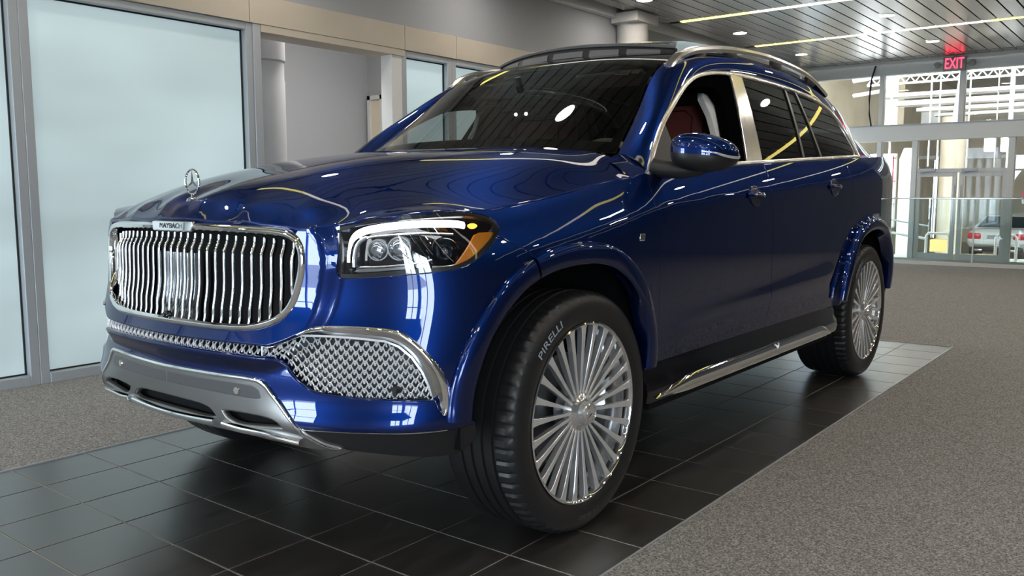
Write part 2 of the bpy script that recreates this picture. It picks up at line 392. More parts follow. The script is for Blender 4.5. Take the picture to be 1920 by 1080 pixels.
mat('leather', (.20,.050,.042), .42); mat('leather_dark', (.035,.012,.012), .45); mat('cream_leather', (.55,.50,.44), .45); mat('grey_trim', (.62,.63,.64), .55); mat('headliner', (.20,.19,.18), .8); mat('visor', (.42,.41,.39), .7)
mat('lamp_lit', (1,1,1), .4, emit=(1,.96,.88), estr=6.0); mat('sticker', (.62,.56,.52), .5); mat('sticker_red', (.45,.04,.04), .5)
# room
m = mat('carpet', (.2,.19,.18), .95, spec=.1)
def carpet_nodes(m):
    nt = m.node_tree; b = nt.nodes['Principled BSDF']; tc = nt.nodes.new('ShaderNodeTexCoord'); n = nt.nodes.new('ShaderNodeTexNoise'); n.inputs['Scale'].default_value = 150; n.inputs['Detail'].default_value = 6; n.inputs['Roughness'].default_value = .8
    r = nt.nodes.new('ShaderNodeValToRGB'); e = r.color_ramp.elements; e[0].position = .36; e[0].color = (.062,.058,.056,1); e[1].position = .66; e[1].color = (.62,.60,.58,1); q = e.new(.5); q.color = (.245,.235,.225,1)
    bp = nt.nodes.new('ShaderNodeBump'); bp.inputs['Strength'].default_value = .6; bp.inputs['Distance'].default_value = .004
    L = nt.links; L.new(tc.outputs['Object'], n.inputs['Vector']); L.new(n.outputs['Fac'], r.inputs['Fac']); L.new(r.outputs['Color'], b.inputs['Base Color']); L.new(n.outputs['Fac'], bp.inputs['Height']); L.new(bp.outputs['Normal'], b.inputs['Normal'])
carpet_nodes(m)
m = mat('tile', (.03,.026,.024), .30, spec=1.0, ior=1.75, coat=.25, coat_rough=.25)
def tile_nodes(m):
    nt = m.node_tree; b = nt.nodes['Principled BSDF']; L = nt.links
    tc = nt.nodes.new('ShaderNodeTexCoord'); mp = nt.nodes.new('ShaderNodeMapping'); mp.inputs['Scale'].default_value = (2.2, 9, 1); oi = nt.nodes.new('ShaderNodeObjectInfo'); ad = nt.nodes.new('ShaderNodeVectorMath'); ad.operation = 'ADD'
    n = nt.nodes.new('ShaderNodeTexNoise'); n.inputs['Scale'].default_value = 2.0; n.inputs['Detail'].default_value = 7; n.inputs['Roughness'].default_value = .65
    sc = nt.nodes.new('ShaderNodeMath'); sc.operation = 'MULTIPLY'; sc.inputs[1].default_value = 40; L.new(oi.outputs['Random'], sc.inputs[0]); L.new(tc.outputs['Object'], mp.inputs['Vector']); L.new(mp.outputs['Vector'], ad.inputs[0]); L.new(sc.outputs[0], ad.inputs[1]); L.new(ad.outputs[0], n.inputs['Vector'])
    r = nt.nodes.new('ShaderNodeValToRGB'); r.color_ramp.elements[0].position = .3; r.color_ramp.elements[1].position = .75; r.color_ramp.elements[0].color = (.020,.0175,.0165,1); r.color_ramp.elements[1].color = (.047,.040,.036,1)
    L.new(n.outputs['Fac'], r.inputs['Fac']); L.new(r.outputs['Color'], b.inputs['Base Color'])
    rr = nt.nodes.new('ShaderNodeMapRange'); rr.inputs['To Min'].default_value = .24; rr.inputs['To Max'].default_value = .40; L.new(n.outputs['Fac'], rr.inputs['Value']); L.new(rr.outputs[0], b.inputs['Roughness'])
    bp = nt.nodes.new('ShaderNodeBump'); bp.inputs['Strength'].default_value = .12; bp.inputs['Distance'].default_value = .003; L.new(n.outputs['Fac'], bp.inputs['Height']); L.new(bp.outputs['Normal'], b.inputs['Normal'])
tile_nodes(m)
mat('grout', (.42,.39,.35), .9); mat('alu', (.43,.46,.49), .42, .4); mat('alu_light', (.62,.63,.62), .45, .25); mat('gasket', (.008,.008,.009), .6)
mat('tan_wall', (.50,.45,.37), .5, noise=(1.3,(.50,.445,.36),(.56,.50,.42))); mat('grey_wall', (.36,.37,.39), .8); mat('dark_wall', (.15,.155,.165), .7); mat('room_grey', (.33,.33,.335), .8); mat('white_paint', (.74,.74,.72), .5); mat('off_white', (.60,.585,.55), .6)
mat('slat_metal', (.40,.385,.365), .27, .75, noise=(.55,(.30,.285,.265),(.46,.45,.43),2,(1,3,1))); mat('dark_void', (.006,.006,.006), .9)
mat('slot_yellow', (1,.9,.4), .5, emit=(1,.84,.22), estr=1.6); mat('slot_white', (1,.95,.9), .5, emit=(1,.92,.84), estr=1.6); mat('downlight', (1,.9,.8), .5, emit=(1,.93,.85), estr=95.0); mat('slot_trim', (.55,.50,.30), .5)
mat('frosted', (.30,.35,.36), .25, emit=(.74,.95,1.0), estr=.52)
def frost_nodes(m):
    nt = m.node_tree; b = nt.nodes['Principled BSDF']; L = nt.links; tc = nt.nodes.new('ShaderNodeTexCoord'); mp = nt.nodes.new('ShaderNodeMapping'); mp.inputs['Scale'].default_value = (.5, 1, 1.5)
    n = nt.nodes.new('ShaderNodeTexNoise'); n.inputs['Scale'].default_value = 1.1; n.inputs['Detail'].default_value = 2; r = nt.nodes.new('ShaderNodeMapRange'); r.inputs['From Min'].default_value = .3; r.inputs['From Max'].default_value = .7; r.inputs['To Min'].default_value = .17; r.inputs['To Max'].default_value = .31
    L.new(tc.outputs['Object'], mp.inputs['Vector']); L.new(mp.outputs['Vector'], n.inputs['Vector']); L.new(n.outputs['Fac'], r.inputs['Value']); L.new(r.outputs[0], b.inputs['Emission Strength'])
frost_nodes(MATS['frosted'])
mat('exit_red', (1,.05,.08), .5, emit=(1,.03,.07), estr=3.5); mat('exit_case', (.35,.35,.34), .5)
mat('beige', (.62,.54,.40), .75, noise=(.8,(.55,.47,.34),(.66,.58,.45))); mat('duct', (.62,.60,.55), .5); mat('concrete', (.42,.40,.36), .8); mat('car_white', (.80,.82,.82), .15, coat=1.0); mat('car_glass', (.02,.03,.035), .06); mat('tail_red', (.35,.01,.015), .15, emit=(1,.05,.05), estr=.15); mat('cardboard', (.48,.32,.18), .85); mat('red_paint', (.60,.05,.09), .5); mat('lit_window', (.9,.95,1), .5, emit=(.92,.97,1), estr=3.5); mat('tube_lit', (1,1,1), .5, emit=(1,.97,.90), estr=7); mat('yellow_box', (.55,.38,.12), .7); mat('asphalt', (.30,.30,.30), .9); mat('sign_white', (.75,.75,.75), .5); mat('wood', (.30,.16,.07), .5)
# ================================================================== the room
TX, TY = .3018, .3047; TX1 = 4.517; TY0, TY1 = -1.208, 1.230; NTX = 22; TX0 = TX1-NTX*TX
YL, XB, ZC, XF, YR = 2.80, 12.37, 3.15, -8.0, -8.5     # left wall, back wall, ceiling, front wall, right wall
q = MB()
for (x0, x1, y0, y1) in ((XF, XB+.15, YR, TY0-.004), (XF, XB+.15, TY1+.004, 6.0), (XF, TX0, TY0-.004, TY1+.004), (TX1+.004, XB+.15, TY0-.004, TY1+.004)): q.add([(x0,y0,.003),(x1,y0,.003),(x1,y1,.003),(x0,y1,.003)], [(0,1,2,3)])
for (x0, x1, y0, y1) in ((TX0, TX1+.004, TY0-.004, TY0-.004), (TX0, TX1+.004, TY1+.004, TY1+.004), (TX1+.004, TX1+.004, TY0-.004, TY1+.004), (TX0, TX0, TY0-.004, TY1+.004)): q.add([(x0,y0,.003),(x1,y1,.003),(x1,y1,-.035),(x0,y0,-.035)], [(0,1,2,3)])
q.add([(XF,YR,-.035),(XB,YR,-.035),(XB,6,-.035),(XF,6,-.035)], [(0,1,2,3)])
FLOOR = tag(q.build('floor', 'carpet', None, smooth=False, fix=False), 'grey brown speckled carpet around the dark tiled display strip', kind='structure')
MB().box(TX0, TX1+.004, TY0-.004, TY1+.004, -.03, -.0025).build('grout_bed', 'grout', FLOOR, smooth=False)
t0 = MB().box(-TX/2+.0028, TX/2-.0028, -TY/2+.0028, TY/2-.0028, -.012, 0, .0012).build('tile', 'tile', FLOOR, smooth=False)
first = True
for i in range(NTX):
    for j in range(8):
        loc = (TX0+(i+.5)*TX, TY0+(j+.5)*TY, -.0006+.0004*rng.random())
        if first: t0.location = loc; first = False
        else: share(t0, 'tile', FLOOR, loc)
MB().box(TX0, TX1+.010, TY0-.010, TY0-.003, -.012, .0045).build('edge_strip', 'alu', FLOOR, smooth=False); MB().box(TX0, TX1+.010, TY1+.003, TY1+.010, -.012, .0045).build('edge_strip', 'alu', FLOOR, smooth=False); MB().box(TX1+.003, TX1+.010, TY0-.010, TY1+.010, -.012, .0045).build('edge_strip', 'alu', FLOOR, smooth=False)
# ---- left wall
WL = tag(MB().box(XF, XB, YL+.02, YL+.20, 2.5, 3.4).build('wall_left', 'grey_wall', None, smooth=False), 'grey plaster wall above the tan band on the left', kind='structure')
xs = [XF,-4.4,-3.0,-1.6,-.2,1.42,2.95,3.60,4.9,6.3,7.7,9.1,10.5,XB]
for a, b in zip(xs[:-1], xs[1:]): MB().box(a+.002, b-.002, YL-.02, YL+.20, 2.325, 2.522, .002).build('fascia_panel', 'tan_wall', WL, smooth=False)
MB().box(1.515, 2.95, YL-.015, YL+.22, 2.272, 2.325, .002).build('fascia_soffit', 'tan_wall', WL, smooth=False)
def frost_window(n, x0, x1, z1=2.325, fw=.055):
    W = tag(empty('window_%d' % n, (x0, YL, 0)), 'frosted glass window', kind='structure'); w = x1-x0
    MB().box(0, fw, 0, .12, 0, z1, .004).build('frame_post', 'alu', W, smooth=False); MB().box(w-fw, w, 0, .12, 0, z1, .004).build('frame_post', 'alu', W, smooth=False)
    MB().box(fw, w-fw, 0, .12, z1-.05, z1, .004).build('frame_head', 'alu', W, smooth=False); MB().box(fw, w-fw, -.005, .12, 0, .062, .004).build('frame_sill', 'alu', W, smooth=False)
    for a, b, c, d in ((fw, fw+.008, .062, z1-.05), (w-fw-.008, w-fw, .062, z1-.05), (fw, w-fw, .062, .070), (fw, w-fw, z1-.058, z1-.05)): MB().box(a, b, .05, .07, c, d).build('gasket', 'gasket', W, smooth=False)
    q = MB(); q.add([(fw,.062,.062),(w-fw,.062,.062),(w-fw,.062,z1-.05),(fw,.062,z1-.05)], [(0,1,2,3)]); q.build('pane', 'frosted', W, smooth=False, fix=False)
    return W
for k, (a, b) in enumerate(((-7.9,-6.2),(-6.2,-4.45),(-4.45,-3.0),(-3.0,-1.57),(-1.57,-.115),(-.115,1.45),(2.93,3.56),(3.56,4.9),(4.9,6.3),(6.3,7.7),(7.7,9.1),(9.1,10.5),(10.5,11.9))):
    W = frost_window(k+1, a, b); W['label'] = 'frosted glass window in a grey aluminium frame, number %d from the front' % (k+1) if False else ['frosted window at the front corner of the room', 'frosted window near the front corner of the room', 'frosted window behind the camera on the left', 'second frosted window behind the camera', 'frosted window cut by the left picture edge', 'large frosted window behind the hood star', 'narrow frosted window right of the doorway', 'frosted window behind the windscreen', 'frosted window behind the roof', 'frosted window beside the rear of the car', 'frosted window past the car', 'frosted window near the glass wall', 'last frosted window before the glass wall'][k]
D = tag(empty('door_1', (1.45, YL, 0)), 'open doorway between the frosted windows', kind='structure')
MB().box(0, .065, -.01, .14, 0, 2.325, .004).build('jamb', 'alu', D, smooth=False); MB().box(1.36, 1.48, .0, .13, 0, 2.325, .004).build('jamb', 'white_paint', D, smooth=False)
# recess behind the doorway
RM = tag(MB().add([(1.3,5.48,-.01),(5.0,5.48,-.01),(5.0,5.48,3.4),(1.3,5.48,3.4)], [(0,1,2,3)]).add([(5.0,5.48,-.01),(5.0,3.0,-.01),(5.0,3.0,3.4),(5.0,5.48,3.4)], [(0,1,2,3)]).add([(1.3,5.48,-.01),(1.3,3.02,-.01),(1.3,3.02,3.4),(1.3,5.48,3.4)], [(0,1,2,3)]).build('wall_recess', 'room_grey', None, smooth=False, fix=False), 'grey wall of the side room seen through the doorway', kind='structure')
tag(MB().add([(1.3,3.0,3.4),(5.0,3.0,3.4),(5.0,5.48,3.4),(1.3,5.48,3.4)], [(0,1,2,3)]).build('ceiling_recess', 'white_paint', None, smooth=False, fix=False), 'white ceiling of the side room', kind='structure')
CO = empty('round_column', (2.13, 3.62, 0), label='round grey column inside the doorway', cat='column')
MB().lathe([(.175,0),(.175,2.05),(.170,2.06),(.170,2.20),(.182,2.215),(.182,3.4)], 40, axis='z').build('shaft', 'room_grey', CO, sharp=30)
SW = tag(empty('window_12', (4.97, 4.93, 1.0)), 'small window on the far wall of the side room', kind='structure')
for a, b, c, d in ((0,.05,0,1.29),(.22,.27,0,1.29),(.44,.49,0,1.29),(0,.49,1.24,1.29)): MB().box(-.04, 0, a, b, c, d).build('frame_post', 'alu_light', SW, smooth=False)
for a in (.05, .27): MB().box(-.02, -.01, a, a+.17, 0, 1.24).build('pane', 'beige', SW, smooth=False)
area_light('side_room_fill', (2.9, 3.5, 3.3), (0, 0, 0), 2.0, .4, 60, (1, .96, .92))  # unseen fill lamp added to brighten the side room's wall and column
# round column near the ceiling
C2 = empty('round_column', (6.50, 2.66, 0), label='round white column standing against the left wall', cat='column'); MB().lathe([(.18,0),(.18,3.14)], 40, axis='z').build('shaft', 'off_white', C2); MB().box(-.24, .24, -.20, .14, 3.03, 3.14, .004).build('capital', 'off_white', C2, smooth=False)
# ---- ceiling
CL = tag(MB().add([(XF,YR,ZC+.10),(XB,YR,ZC+.10),(XB,YL+.1,ZC+.10),(XF,YL+.1,ZC+.10)], [(0,3,2,1)]).build('ceiling', 'dark_void', None, smooth=False, fix=False), 'slatted metal ceiling', kind='structure')
SLX = [XF+.05]+[7.25-2.24*k for k in range(6, -1, -1)]+[7.25+2.24, 11.78, 12.20]
pit = .1685; y = 2.62; nsl = 0; SL = {}
SLOTS = sorted([7.25-2.24*k for k in range(0, 7)]+[9.49])
segs = []; e0 = XF+.05
for sx in SLOTS+[11.83]:
    segs.append((e0, sx-(.055 if sx < 11.5 else .02))); e0 = sx+(.055 if sx < 11.5 else .02)
segs.append((e0, 12.16))
REST = MB()
while y > YR+.2:
    for a, b in segs:
        key = (round(a, 3), round(b, 3))
        if a < 2.6 or y < -2.4: REST.box(a, b, y-pit+.016, y, ZC, ZC+.018)     # slats outside the picture
        elif key not in SL:
            o = MB().box(a, b, -pit+.016, 0, 0, .018, .003).build('ceiling_slat', 'slat_metal', CL, smooth=False); o.location = (0, y, ZC); SL[key] = o
        else: share(SL[key], 'ceiling_slat', CL, (0, y, ZC))
    y -= pit; nsl += 1
REST.build('slat_field', 'slat_metal', CL, smooth=False, kind='stuff')
for sx in SLOTS:
    LG = empty('slot_light', (sx, 0, ZC), label='', cat='light', group='slot lights across the ceiling')
    MB().box(-.052, .052, YR, 2.45, .010, .05).build('channel', 'slot_trim', LG, smooth=False)
    yy = 2.43; k = 0
    while yy > YR+.5:
        L = .88 if k == 0 else 1.02
        MB().box(-.036, .036, yy-L+.01, yy, -.004, .012).build('diffuser', 'slot_yellow' if k % 4 in (0, 3) else 'slot_white', LG, smooth=False); yy -= L; k += 1
    if sx > 9: LG['label'] = 'long slot light in the ceiling nearest the exit sign'
    elif sx > 7: LG['label'] = 'yellow and white slot light cut by the top picture edge'
    else: LG['label'] = 'slot light in the ceiling above or behind the car, out of frame'
dl0 = None
for x in (-5.3,-3.05,-.8,1.45,3.7,5.92,8.38,10.6):
    for y in (2.18,.39,-1.40,-3.2,-5.0):
        LD = empty('downlight', (x, y, ZC), label='', cat='light', group='recessed downlights in the slatted ceiling')
        MB().lathe([(.078,-.002),(.084,-.006),(.088,0)], 24, axis='z').build('ring', 'white_paint', LD); MB().lathe([(0,-.001),(.078,-.001)], 24, axis='z').build('lens', 'downlight', LD)
        near = {(5.92,2.18):'round downlight at the top edge above the car roof', (8.38,2.18):'round downlight between the two slot lights, left one', (8.38,.39):'round downlight between the two slot lights, right one', (10.6,2.18):'round downlight behind the second slot light, left one', (10.6,.39):'round downlight nearest the exit sign'}
        LD['label'] = near.get((x, y), 'round downlight in the part of the ceiling outside the picture')
tag(MB().box(XF, XB, YL-.06, YL+.04, ZC-.06, ZC+.05, .003).build('trim_1', 'white_paint', None, smooth=False), 'white beam along the left ceiling edge', kind='structure')
tag(MB().box(12.16, 12.30, YR, YL, ZC-.035, ZC+.05, .003).build('trim_2', 'white_paint', None, smooth=False), 'white beam along the far ceiling edge', kind='structure')
# ---- glass back wall
WB = tag(MB().box(XB-.03, XB+.12, -2.6, YL, 2.96, 3.15, .004).build('wall_back', 'alu_light', None, smooth=False), 'glass wall with grey frames at the far end', kind='structure')
MB().box(XB-.06, XB+.12, -2.6, YL, 1.925, 2.165, .004).build('beam', 'alu_light', WB, smooth=False); MB().box(XB-.02, XB+.10, -2.6, YL, 0, .075, .004).build('curb', 'off_white', WB, smooth=False); MB().box(XB-.08, XB-.05, -2.6, YL, 2.165, 2.18).build('beam_cap', 'alu', WB, smooth=False)
for y, z0, z1, w in ((1.50,0,3.0,.035),(.335,2.16,3.0,.04),(-1.0,2.16,3.0,.04),(.965,.07,1.93,.04),(-.375,.07,1.93,.045),(-1.8,.07,1.93,.04),(-2.5,2.16,3.0,.04),(2.62,0,3.0,.05)): MB().box(XB-.02, XB+.10, y-w, y+w, z0, z1, .004).build('mullion', 'alu_light', WB, smooth=False)
for z0, z1 in ((.075,1.925),(2.165,2.96)): MB().add([(XB+.04,-2.6,z0),(XB+.04,YL,z0),(XB+.04,YL,z1),(XB+.04,-2.6,z1)], [(0,1,2,3)]).build('pane', 'clear_pane', WB, smooth=False, fix=False)
MB().box(XB+.0, XB+.08, -.375, .965, 1.42, 1.48, .003).build('transom', 'alu_light', WB, smooth=False)
D2 = tag(empty('door_2', (XB+.03, .295, .075)), 'pair of glass doors in the back wall', kind='structure')
for y0, y1, z0, z1 in ((.57,.63,0,1.345),(.055,.115,0,1.345),(.115,.57,1.28,1.345),(.115,.57,0,.09),(-.04,.02,0,1.345),(-.63,-.57,0,1.345),(-.57,-.04,1.28,1.345),(-.57,-.04,0,.09)): MB().box(-.02, .03, y0, y1, z0, z1, .003).build('stile', 'alu_light', D2, smooth=False)
for y in (.46, -.12): MB().box(-.07, -.02, y-.11, y+.11, 1.36, 1.40, .004).build('door_closer', 'alu', D2, smooth=False); MB().tube([(-.045,y-.03,1.36),(-.10,y+.05,1.34),(-.045,y+.10,1.33)], .008, 6).build('closer_arm', 'alu', D2)
for y in (.085, -.01): MB().tube([(-.05,y,.55),(-.05,y,1.15)], .012, 8).build('pull_handle', 'alu_light', D2)
MB().box(XB-.05, XB-.02, YL-.9, YL-.01, 0, 1.925).build('side_frame', 'alu', WB, smooth=False); MB().box(XB-.06, XB-.04, YL-.75, YL-.15, .1, 1.8).build('side_pane', 'frosted', WB, smooth=False)
MB().box(XB-.03, XB+.12, YR, -2.6, 0, 3.15).build('solid_part', 'dark_wall', WB, smooth=False)
# glass balustrade
RL = empty('glass_balustrade', (XB-.30, 0, 0), label='clear glass balustrade with a thin metal top rail before the glass wall', cat='railing')
MB().box(-.006, .006, -2.6, 1.45, .06, 1.01).build('pane', 'rail_glass', RL, smooth=False); MB().box(-.018, .018, -2.6, 1.45, 1.01, 1.035, .004).build('top_rail', 'satin_silver', RL, smooth=False)
for y in (1.44, .02, -1.4): MB().box(-.008, .008, y-.01, y+.01, .05, 1.01).build('joint', 'alu_light', RL, smooth=False)
MB().box(-.05, .05, -2.6, 1.45, .003, .06, .004).build('shoe', 'off_white', RL, smooth=False)
# exit sign
EX = empty('exit_sign', (12.10, .405, 3.02), label='red lit EXIT sign hanging under the far ceiling edge', cat='sign')
MB().box(-.03, .03, -.155, .155, -.105, .105, .008).build('case', 'exit_case', EX); MB().box(-.012, .012, -.02, .02, .10, .15).build('bracket', 'exit_case', EX, smooth=False)
V, F = text_mesh('EXIT', .225, .002); V = np.array(V); V2 = np.stack([np.full(len(V), -.0325)-V[:, 2], -V[:, 0]*.58, V[:, 1]], 1); mesh_obj('lettering', V2, F, 'exit_red', EX, smooth=False)
for k in (-1, 1): MB().lathe([(0,-.03),(.04,-.028),(.05,-.01),(.045,.03),(.0,.035)], 20, (0, .24*k, .0), 'x').build('spot_head', 'exit_case', EX); MB().tube([(0,.15*k,0),(0,.22*k,0)], .012, 8).build('spot_arm', 'exit_case', EX)
tag(MB().tube([(12.28,1.58,3.13),(12.27,1.64,2.9),(12.27,1.66,2.6),(12.27,1.65,2.35),(12.28,1.62,2.17)], .014, 8).build('hanging_cable', 'satin_black'), 'black cable hanging beside the upper glass wall post', 'cable')
# ---- hall beyond the glass wall, one metre lower
ZL = -1.0
tag(MB().add([(XB+.2,-9,ZL),(38,-9,ZL),(38,8,ZL),(XB+.2,8,ZL)], [(0,1,2,3)]).add([(XB+.16,-9,0),(14.2,-9,0),(14.2,8,0),(XB+.16,8,0)], [(0,1,2,3)]).add([(14.2,-9,0),(14.2,8,0),(14.2,8,ZL),(14.2,-9,ZL)], [(0,1,2,3)]).build('floor_hall', 'concrete', None, smooth=False, fix=False), 'concrete floor of the lower hall', kind='structure')
tag(MB().add([(XB+.2,5.2,ZL),(38,5.2,ZL),(38,5.2,5.2),(XB+.2,5.2,5.2)], [(0,1,2,3)]).add([(38,-9,ZL),(38,5.2,ZL),(38,5.2,5.2),(38,-9,5.2)], [(0,1,2,3)]).add([(XB+.2,-9,ZL),(38,-9,ZL),(38,-9,5.2),(XB+.2,-9,5.2)], [(0,1,2,3)]).build('wall_hall', 'beige', None, smooth=False, fix=False), 'cream walls of the lower hall', kind='structure')
tag(MB().add([(XB+.2,-9,5.2),(38,-9,5.2),(38,5.2,5.2),(XB+.2,5.2,5.2)], [(0,1,2,3)]).build('ceiling_hall', 'duct', None, smooth=False, fix=False), 'ceiling of the lower hall', kind='structure')
for x in (14.5, 18, 22): area_light('hall_light', (x, 0, 5.0), (0, 0, 0), 2.2, 7, 48, (1, .95, .84))  # unseen fluorescent lamps under the hall ceiling
def hall_box(name, x, y0, y1, z0, z1, depth, m, label, cat, group=None):
    return tag(MB().box(x, x+depth, y0, y1, z0, z1, .01).build(name, m, None, smooth=False), label, cat, group)
hall_box('air_duct', 16, -0.555, 2.504, 3.043, 2.998, .5, 'duct', 'upper white air duct running across behind the glass', 'duct', 'air ducts beyond the glass wall')
hall_box('air_duct', 18, -0.352, 2.765, 3.082, 3.004, .5, 'duct', 'second white air duct below the upper one', 'duct', 'air ducts beyond the glass wall')
hall_box('air_duct', 21, -0.043, 3.009, 3.178, 3.113, .5, 'duct', 'third white air duct, shorter at its left end', 'duct', 'air ducts beyond the glass wall')
hall_box('air_duct', 24, 0.266, 3.257, 3.268, 3.206, .5, 'duct', 'lowest white air duct far behind the glass', 'duct', 'air ducts beyond the glass wall')
hall_box('wall_pier', 20, 3.200, 3.589, 2.666, 4.904, .6, 'beige', 'cream wall pier at the left of the hall', 'pillar'); hall_box('wall_pier', 26, 3.523, 4.060, 3.023, 3.778, .6, 'off_white', 'pale wall pier in the hall under the ducts', 'pillar')
for y0, y1, z0, z1, x, lb in ((2.045,2.054,1.595,3.793,15,'slim white steel post left of the exit sign'),(1.475,1.478,1.596,3.797,15.5,'slim white steel post behind the ducts, left of a pair'),(1.317,1.324,1.588,3.784,15.5,'slim white steel post behind the ducts, right of a pair'),(0.816,0.818,1.563,3.738,15.5,'slim white steel post just right of the exit sign'),(0.035,0.093,1.498,3.611,15,'wide white steel post at the right under the ceiling'),(0.436,0.441,1.574,3.760,16,'leaning white steel post near the right edge')):
    tag(MB().box(x, x+.12, y0, y1, z0, z1, .004).build('steel_post', 'off_white', None, smooth=False), lb, 'post', 'steel posts beyond the glass wall')
br0, br1 = Vector((15.200, 0.980, 2.373)), Vector((15.200, 0.888, 3.335)); tag(MB().tube([br0, br1], .05, 8).build('diagonal_brace', 'off_white'), 'slanted white brace left of the exit sign post', 'brace')
for k, (a, b, r) in enumerate(((Vector((14.500, 2.599, 3.195)), Vector((14.500, 2.016, 3.244)), 0.06), (Vector((14.500, 2.588, 2.902)), Vector((14.500, 2.133, 2.947)), 0.035))):
    tag(MB().tube([a, b, b+Vector((0,-.12,.06)), b+Vector((0,-.16,.2))], r, 12).build('pipe', 'off_white'), ('upper bent white pipe' if k == 0 else 'lower bent white pipe')+' beside the black cable', 'pipe', 'white pipes')
q = MB(); 
for k in range(30): 
    yy = 2.2-k*.16; q.tube([(14.0, yy, 3.02),(14.0, yy-.08, 3.12),(14.0, yy-.16, 3.02)], .012, 4)
tag(q.tube([(14.0,2.2,3.13),(14.0,-2.7,3.13)], .02, 6).tube([(14.0,2.2,3.01),(14.0,-2.7,3.01)], .02, 6).build('open_web_joist', 'off_white'), 'white open web joist under the hall ceiling', 'joist')
hall_box('beam_dark', 30, 2.070, 5.560, 2.214, 2.335, .3, 'concrete', 'grey beam far behind the glass doors', 'beam')
hall_box('equipment_cabinet', 24, 1.639, 2.592, 2.007, 2.294, .5, 'grey_wall', 'grey overhead equipment box behind the doors', 'box')
ca = Vector((15.500, 1.799, -0.118)); tag(MB().lathe([(.17,ZL),(.17,1.75),(.10,1.95)], 28, (15.5, ca.y, 0), 'z').build('round_column', 'beige'), 'cream round column beside the bright hall window', 'column')
cb = Vector((22.000, 2.331, 0.020)); tag(MB().lathe([(.30,ZL),(.30,3.0)], 28, (22, cb.y, 0), 'z').build('round_column', 'beige'), 'cream round column behind the glass doors', 'column')
WN = tag(empty('window_13', (0, 0, 0)), 'bright gridded hall window on the left', kind='structure')
a, b = Vector((19.000, 3.337, 0.301)), Vector((19.000, 2.913, 1.996)); MB().box(19, 19.02, b.y, a.y+.5, a.z, b.z).build('pane', 'lit_window', WN, smooth=False)
for k in range(4): z = a.z+(b.z-a.z)*k/3.2; MB().box(18.95, 19.0, b.y, a.y+.5, z-.02, z+.02).build('muntin', 'concrete', WN, smooth=False)
for k in range(4): y = b.y+(a.y+.5-b.y)*k/3; MB().box(18.95, 19.0, y-.02, y+.02, a.z, b.z).build('muntin', 'concrete', WN, smooth=False)
hall_box('red_post', 18.6, 2.890, 2.899, 0.324, 1.934, .1, 'red_paint', 'red painted post before the bright hall window', 'post')
W2 = tag(empty('window_14', (0, 0, 0)), 'tall narrow bright hall window', kind='structure'); a, b = Vector((24.000, 3.190, -0.159)), Vector((24.000, 3.114, 1.991)); MB().box(24, 24.02, b.y, a.y, a.z, b.z).build('pane', 'lit_window', W2, smooth=False); MB().box(23.95, 24.0, (a.y+b.y)/2-.02, (a.y+b.y)/2+.02, a.z, b.z).build('muntin', 'alu', W2, smooth=False)
for ly, lz, lb in ((1.195, 2.196, 'left one behind the door transom'), (0.863, 2.184, 'right one behind the door transom')):
    tag(MB().box(19.9, 20.1, ly-.09, ly+.09, lz-.17, lz+.17, .02).build('hall_lamp', 'tube_lit', None), 'bright hanging hall lamp, '+lb, 'lamp', 'hall lamps')
hall_box('yellow_counter', 17, 1.340, 1.690, -0.114, 0.140, .4, 'yellow_box', 'low tan counter behind the handrail', 'counter')
hall_box('wall_sign', 13.4, -0.471, -0.400, 0.932, 1.099, .01, 'sign_white', 'small white notice at the right picture edge', 'sign'); hall_box('sign_band', 13.38, -0.474, -0.405, 1.032, 1.099, .01, 'red_paint', 'red band on the small notice at the right edge', 'sign')
tag(MB().box(12.62, 12.90, .14, .40, .0, .14, .004).build('cardboard_box', 'cardboard', None, smooth=False), 'brown cardboard box on the floor behind the doors, left one', 'box', 'cardboard boxes'); tag(MB().box(12.62, 12.90, -.18, .10, .0, .15, .004).build('cardboard_box', 'cardboard', None, smooth=False), 'brown cardboard box on the floor behind the doors, right one', 'box', 'cardboard boxes')
# stair balustrade
SR = empty('stair_rail', (0, 0, 0), label='sloping glass stair balustrade with metal handrail at the left of the doors', cat='railing')
a, b, c, d = Vector((13.200, 1.474, 0.651)), Vector((13.200, 0.892, 0.555)), Vector((13.200, 0.866, 0.006)), Vector((13.200, 1.479, -0.022)); mesh_obj('pane', [a[:], b[:], c[:], d[:]], [(0,1,2,3)], 'rail_glass', SR, smooth=False)
a, b = Vector((13.150, 1.452, 0.436)), Vector((13.150, 0.896, 0.345)); MB().tube([a, b], .022, 8).build('handrail', 'alu_light', SR); a, b = Vector((13.200, 1.474, 0.651)), Vector((13.200, 0.892, 0.555)); MB().tube([a, b], .015, 8).build('top_edge', 'alu', SR)
for y0, y1, z1, lb in ((0.874, 0.532, 0.448, 'white bent handrail hoop left of the door posts'), (-0.138, -0.423, 0.443, 'white bent handrail hoop before the white car')):
    tag(MB().tube([(13,y0,0),(13,y0,z1-.04),(13,y0-.03,z1),(13,y1+.03,z1),(13,y1,z1-.04),(13,y1,0)], .022, 10, up=(1,0,0)).build('handrail_hoop', 'white_paint'), lb, 'handrail', 'white handrail hoops')
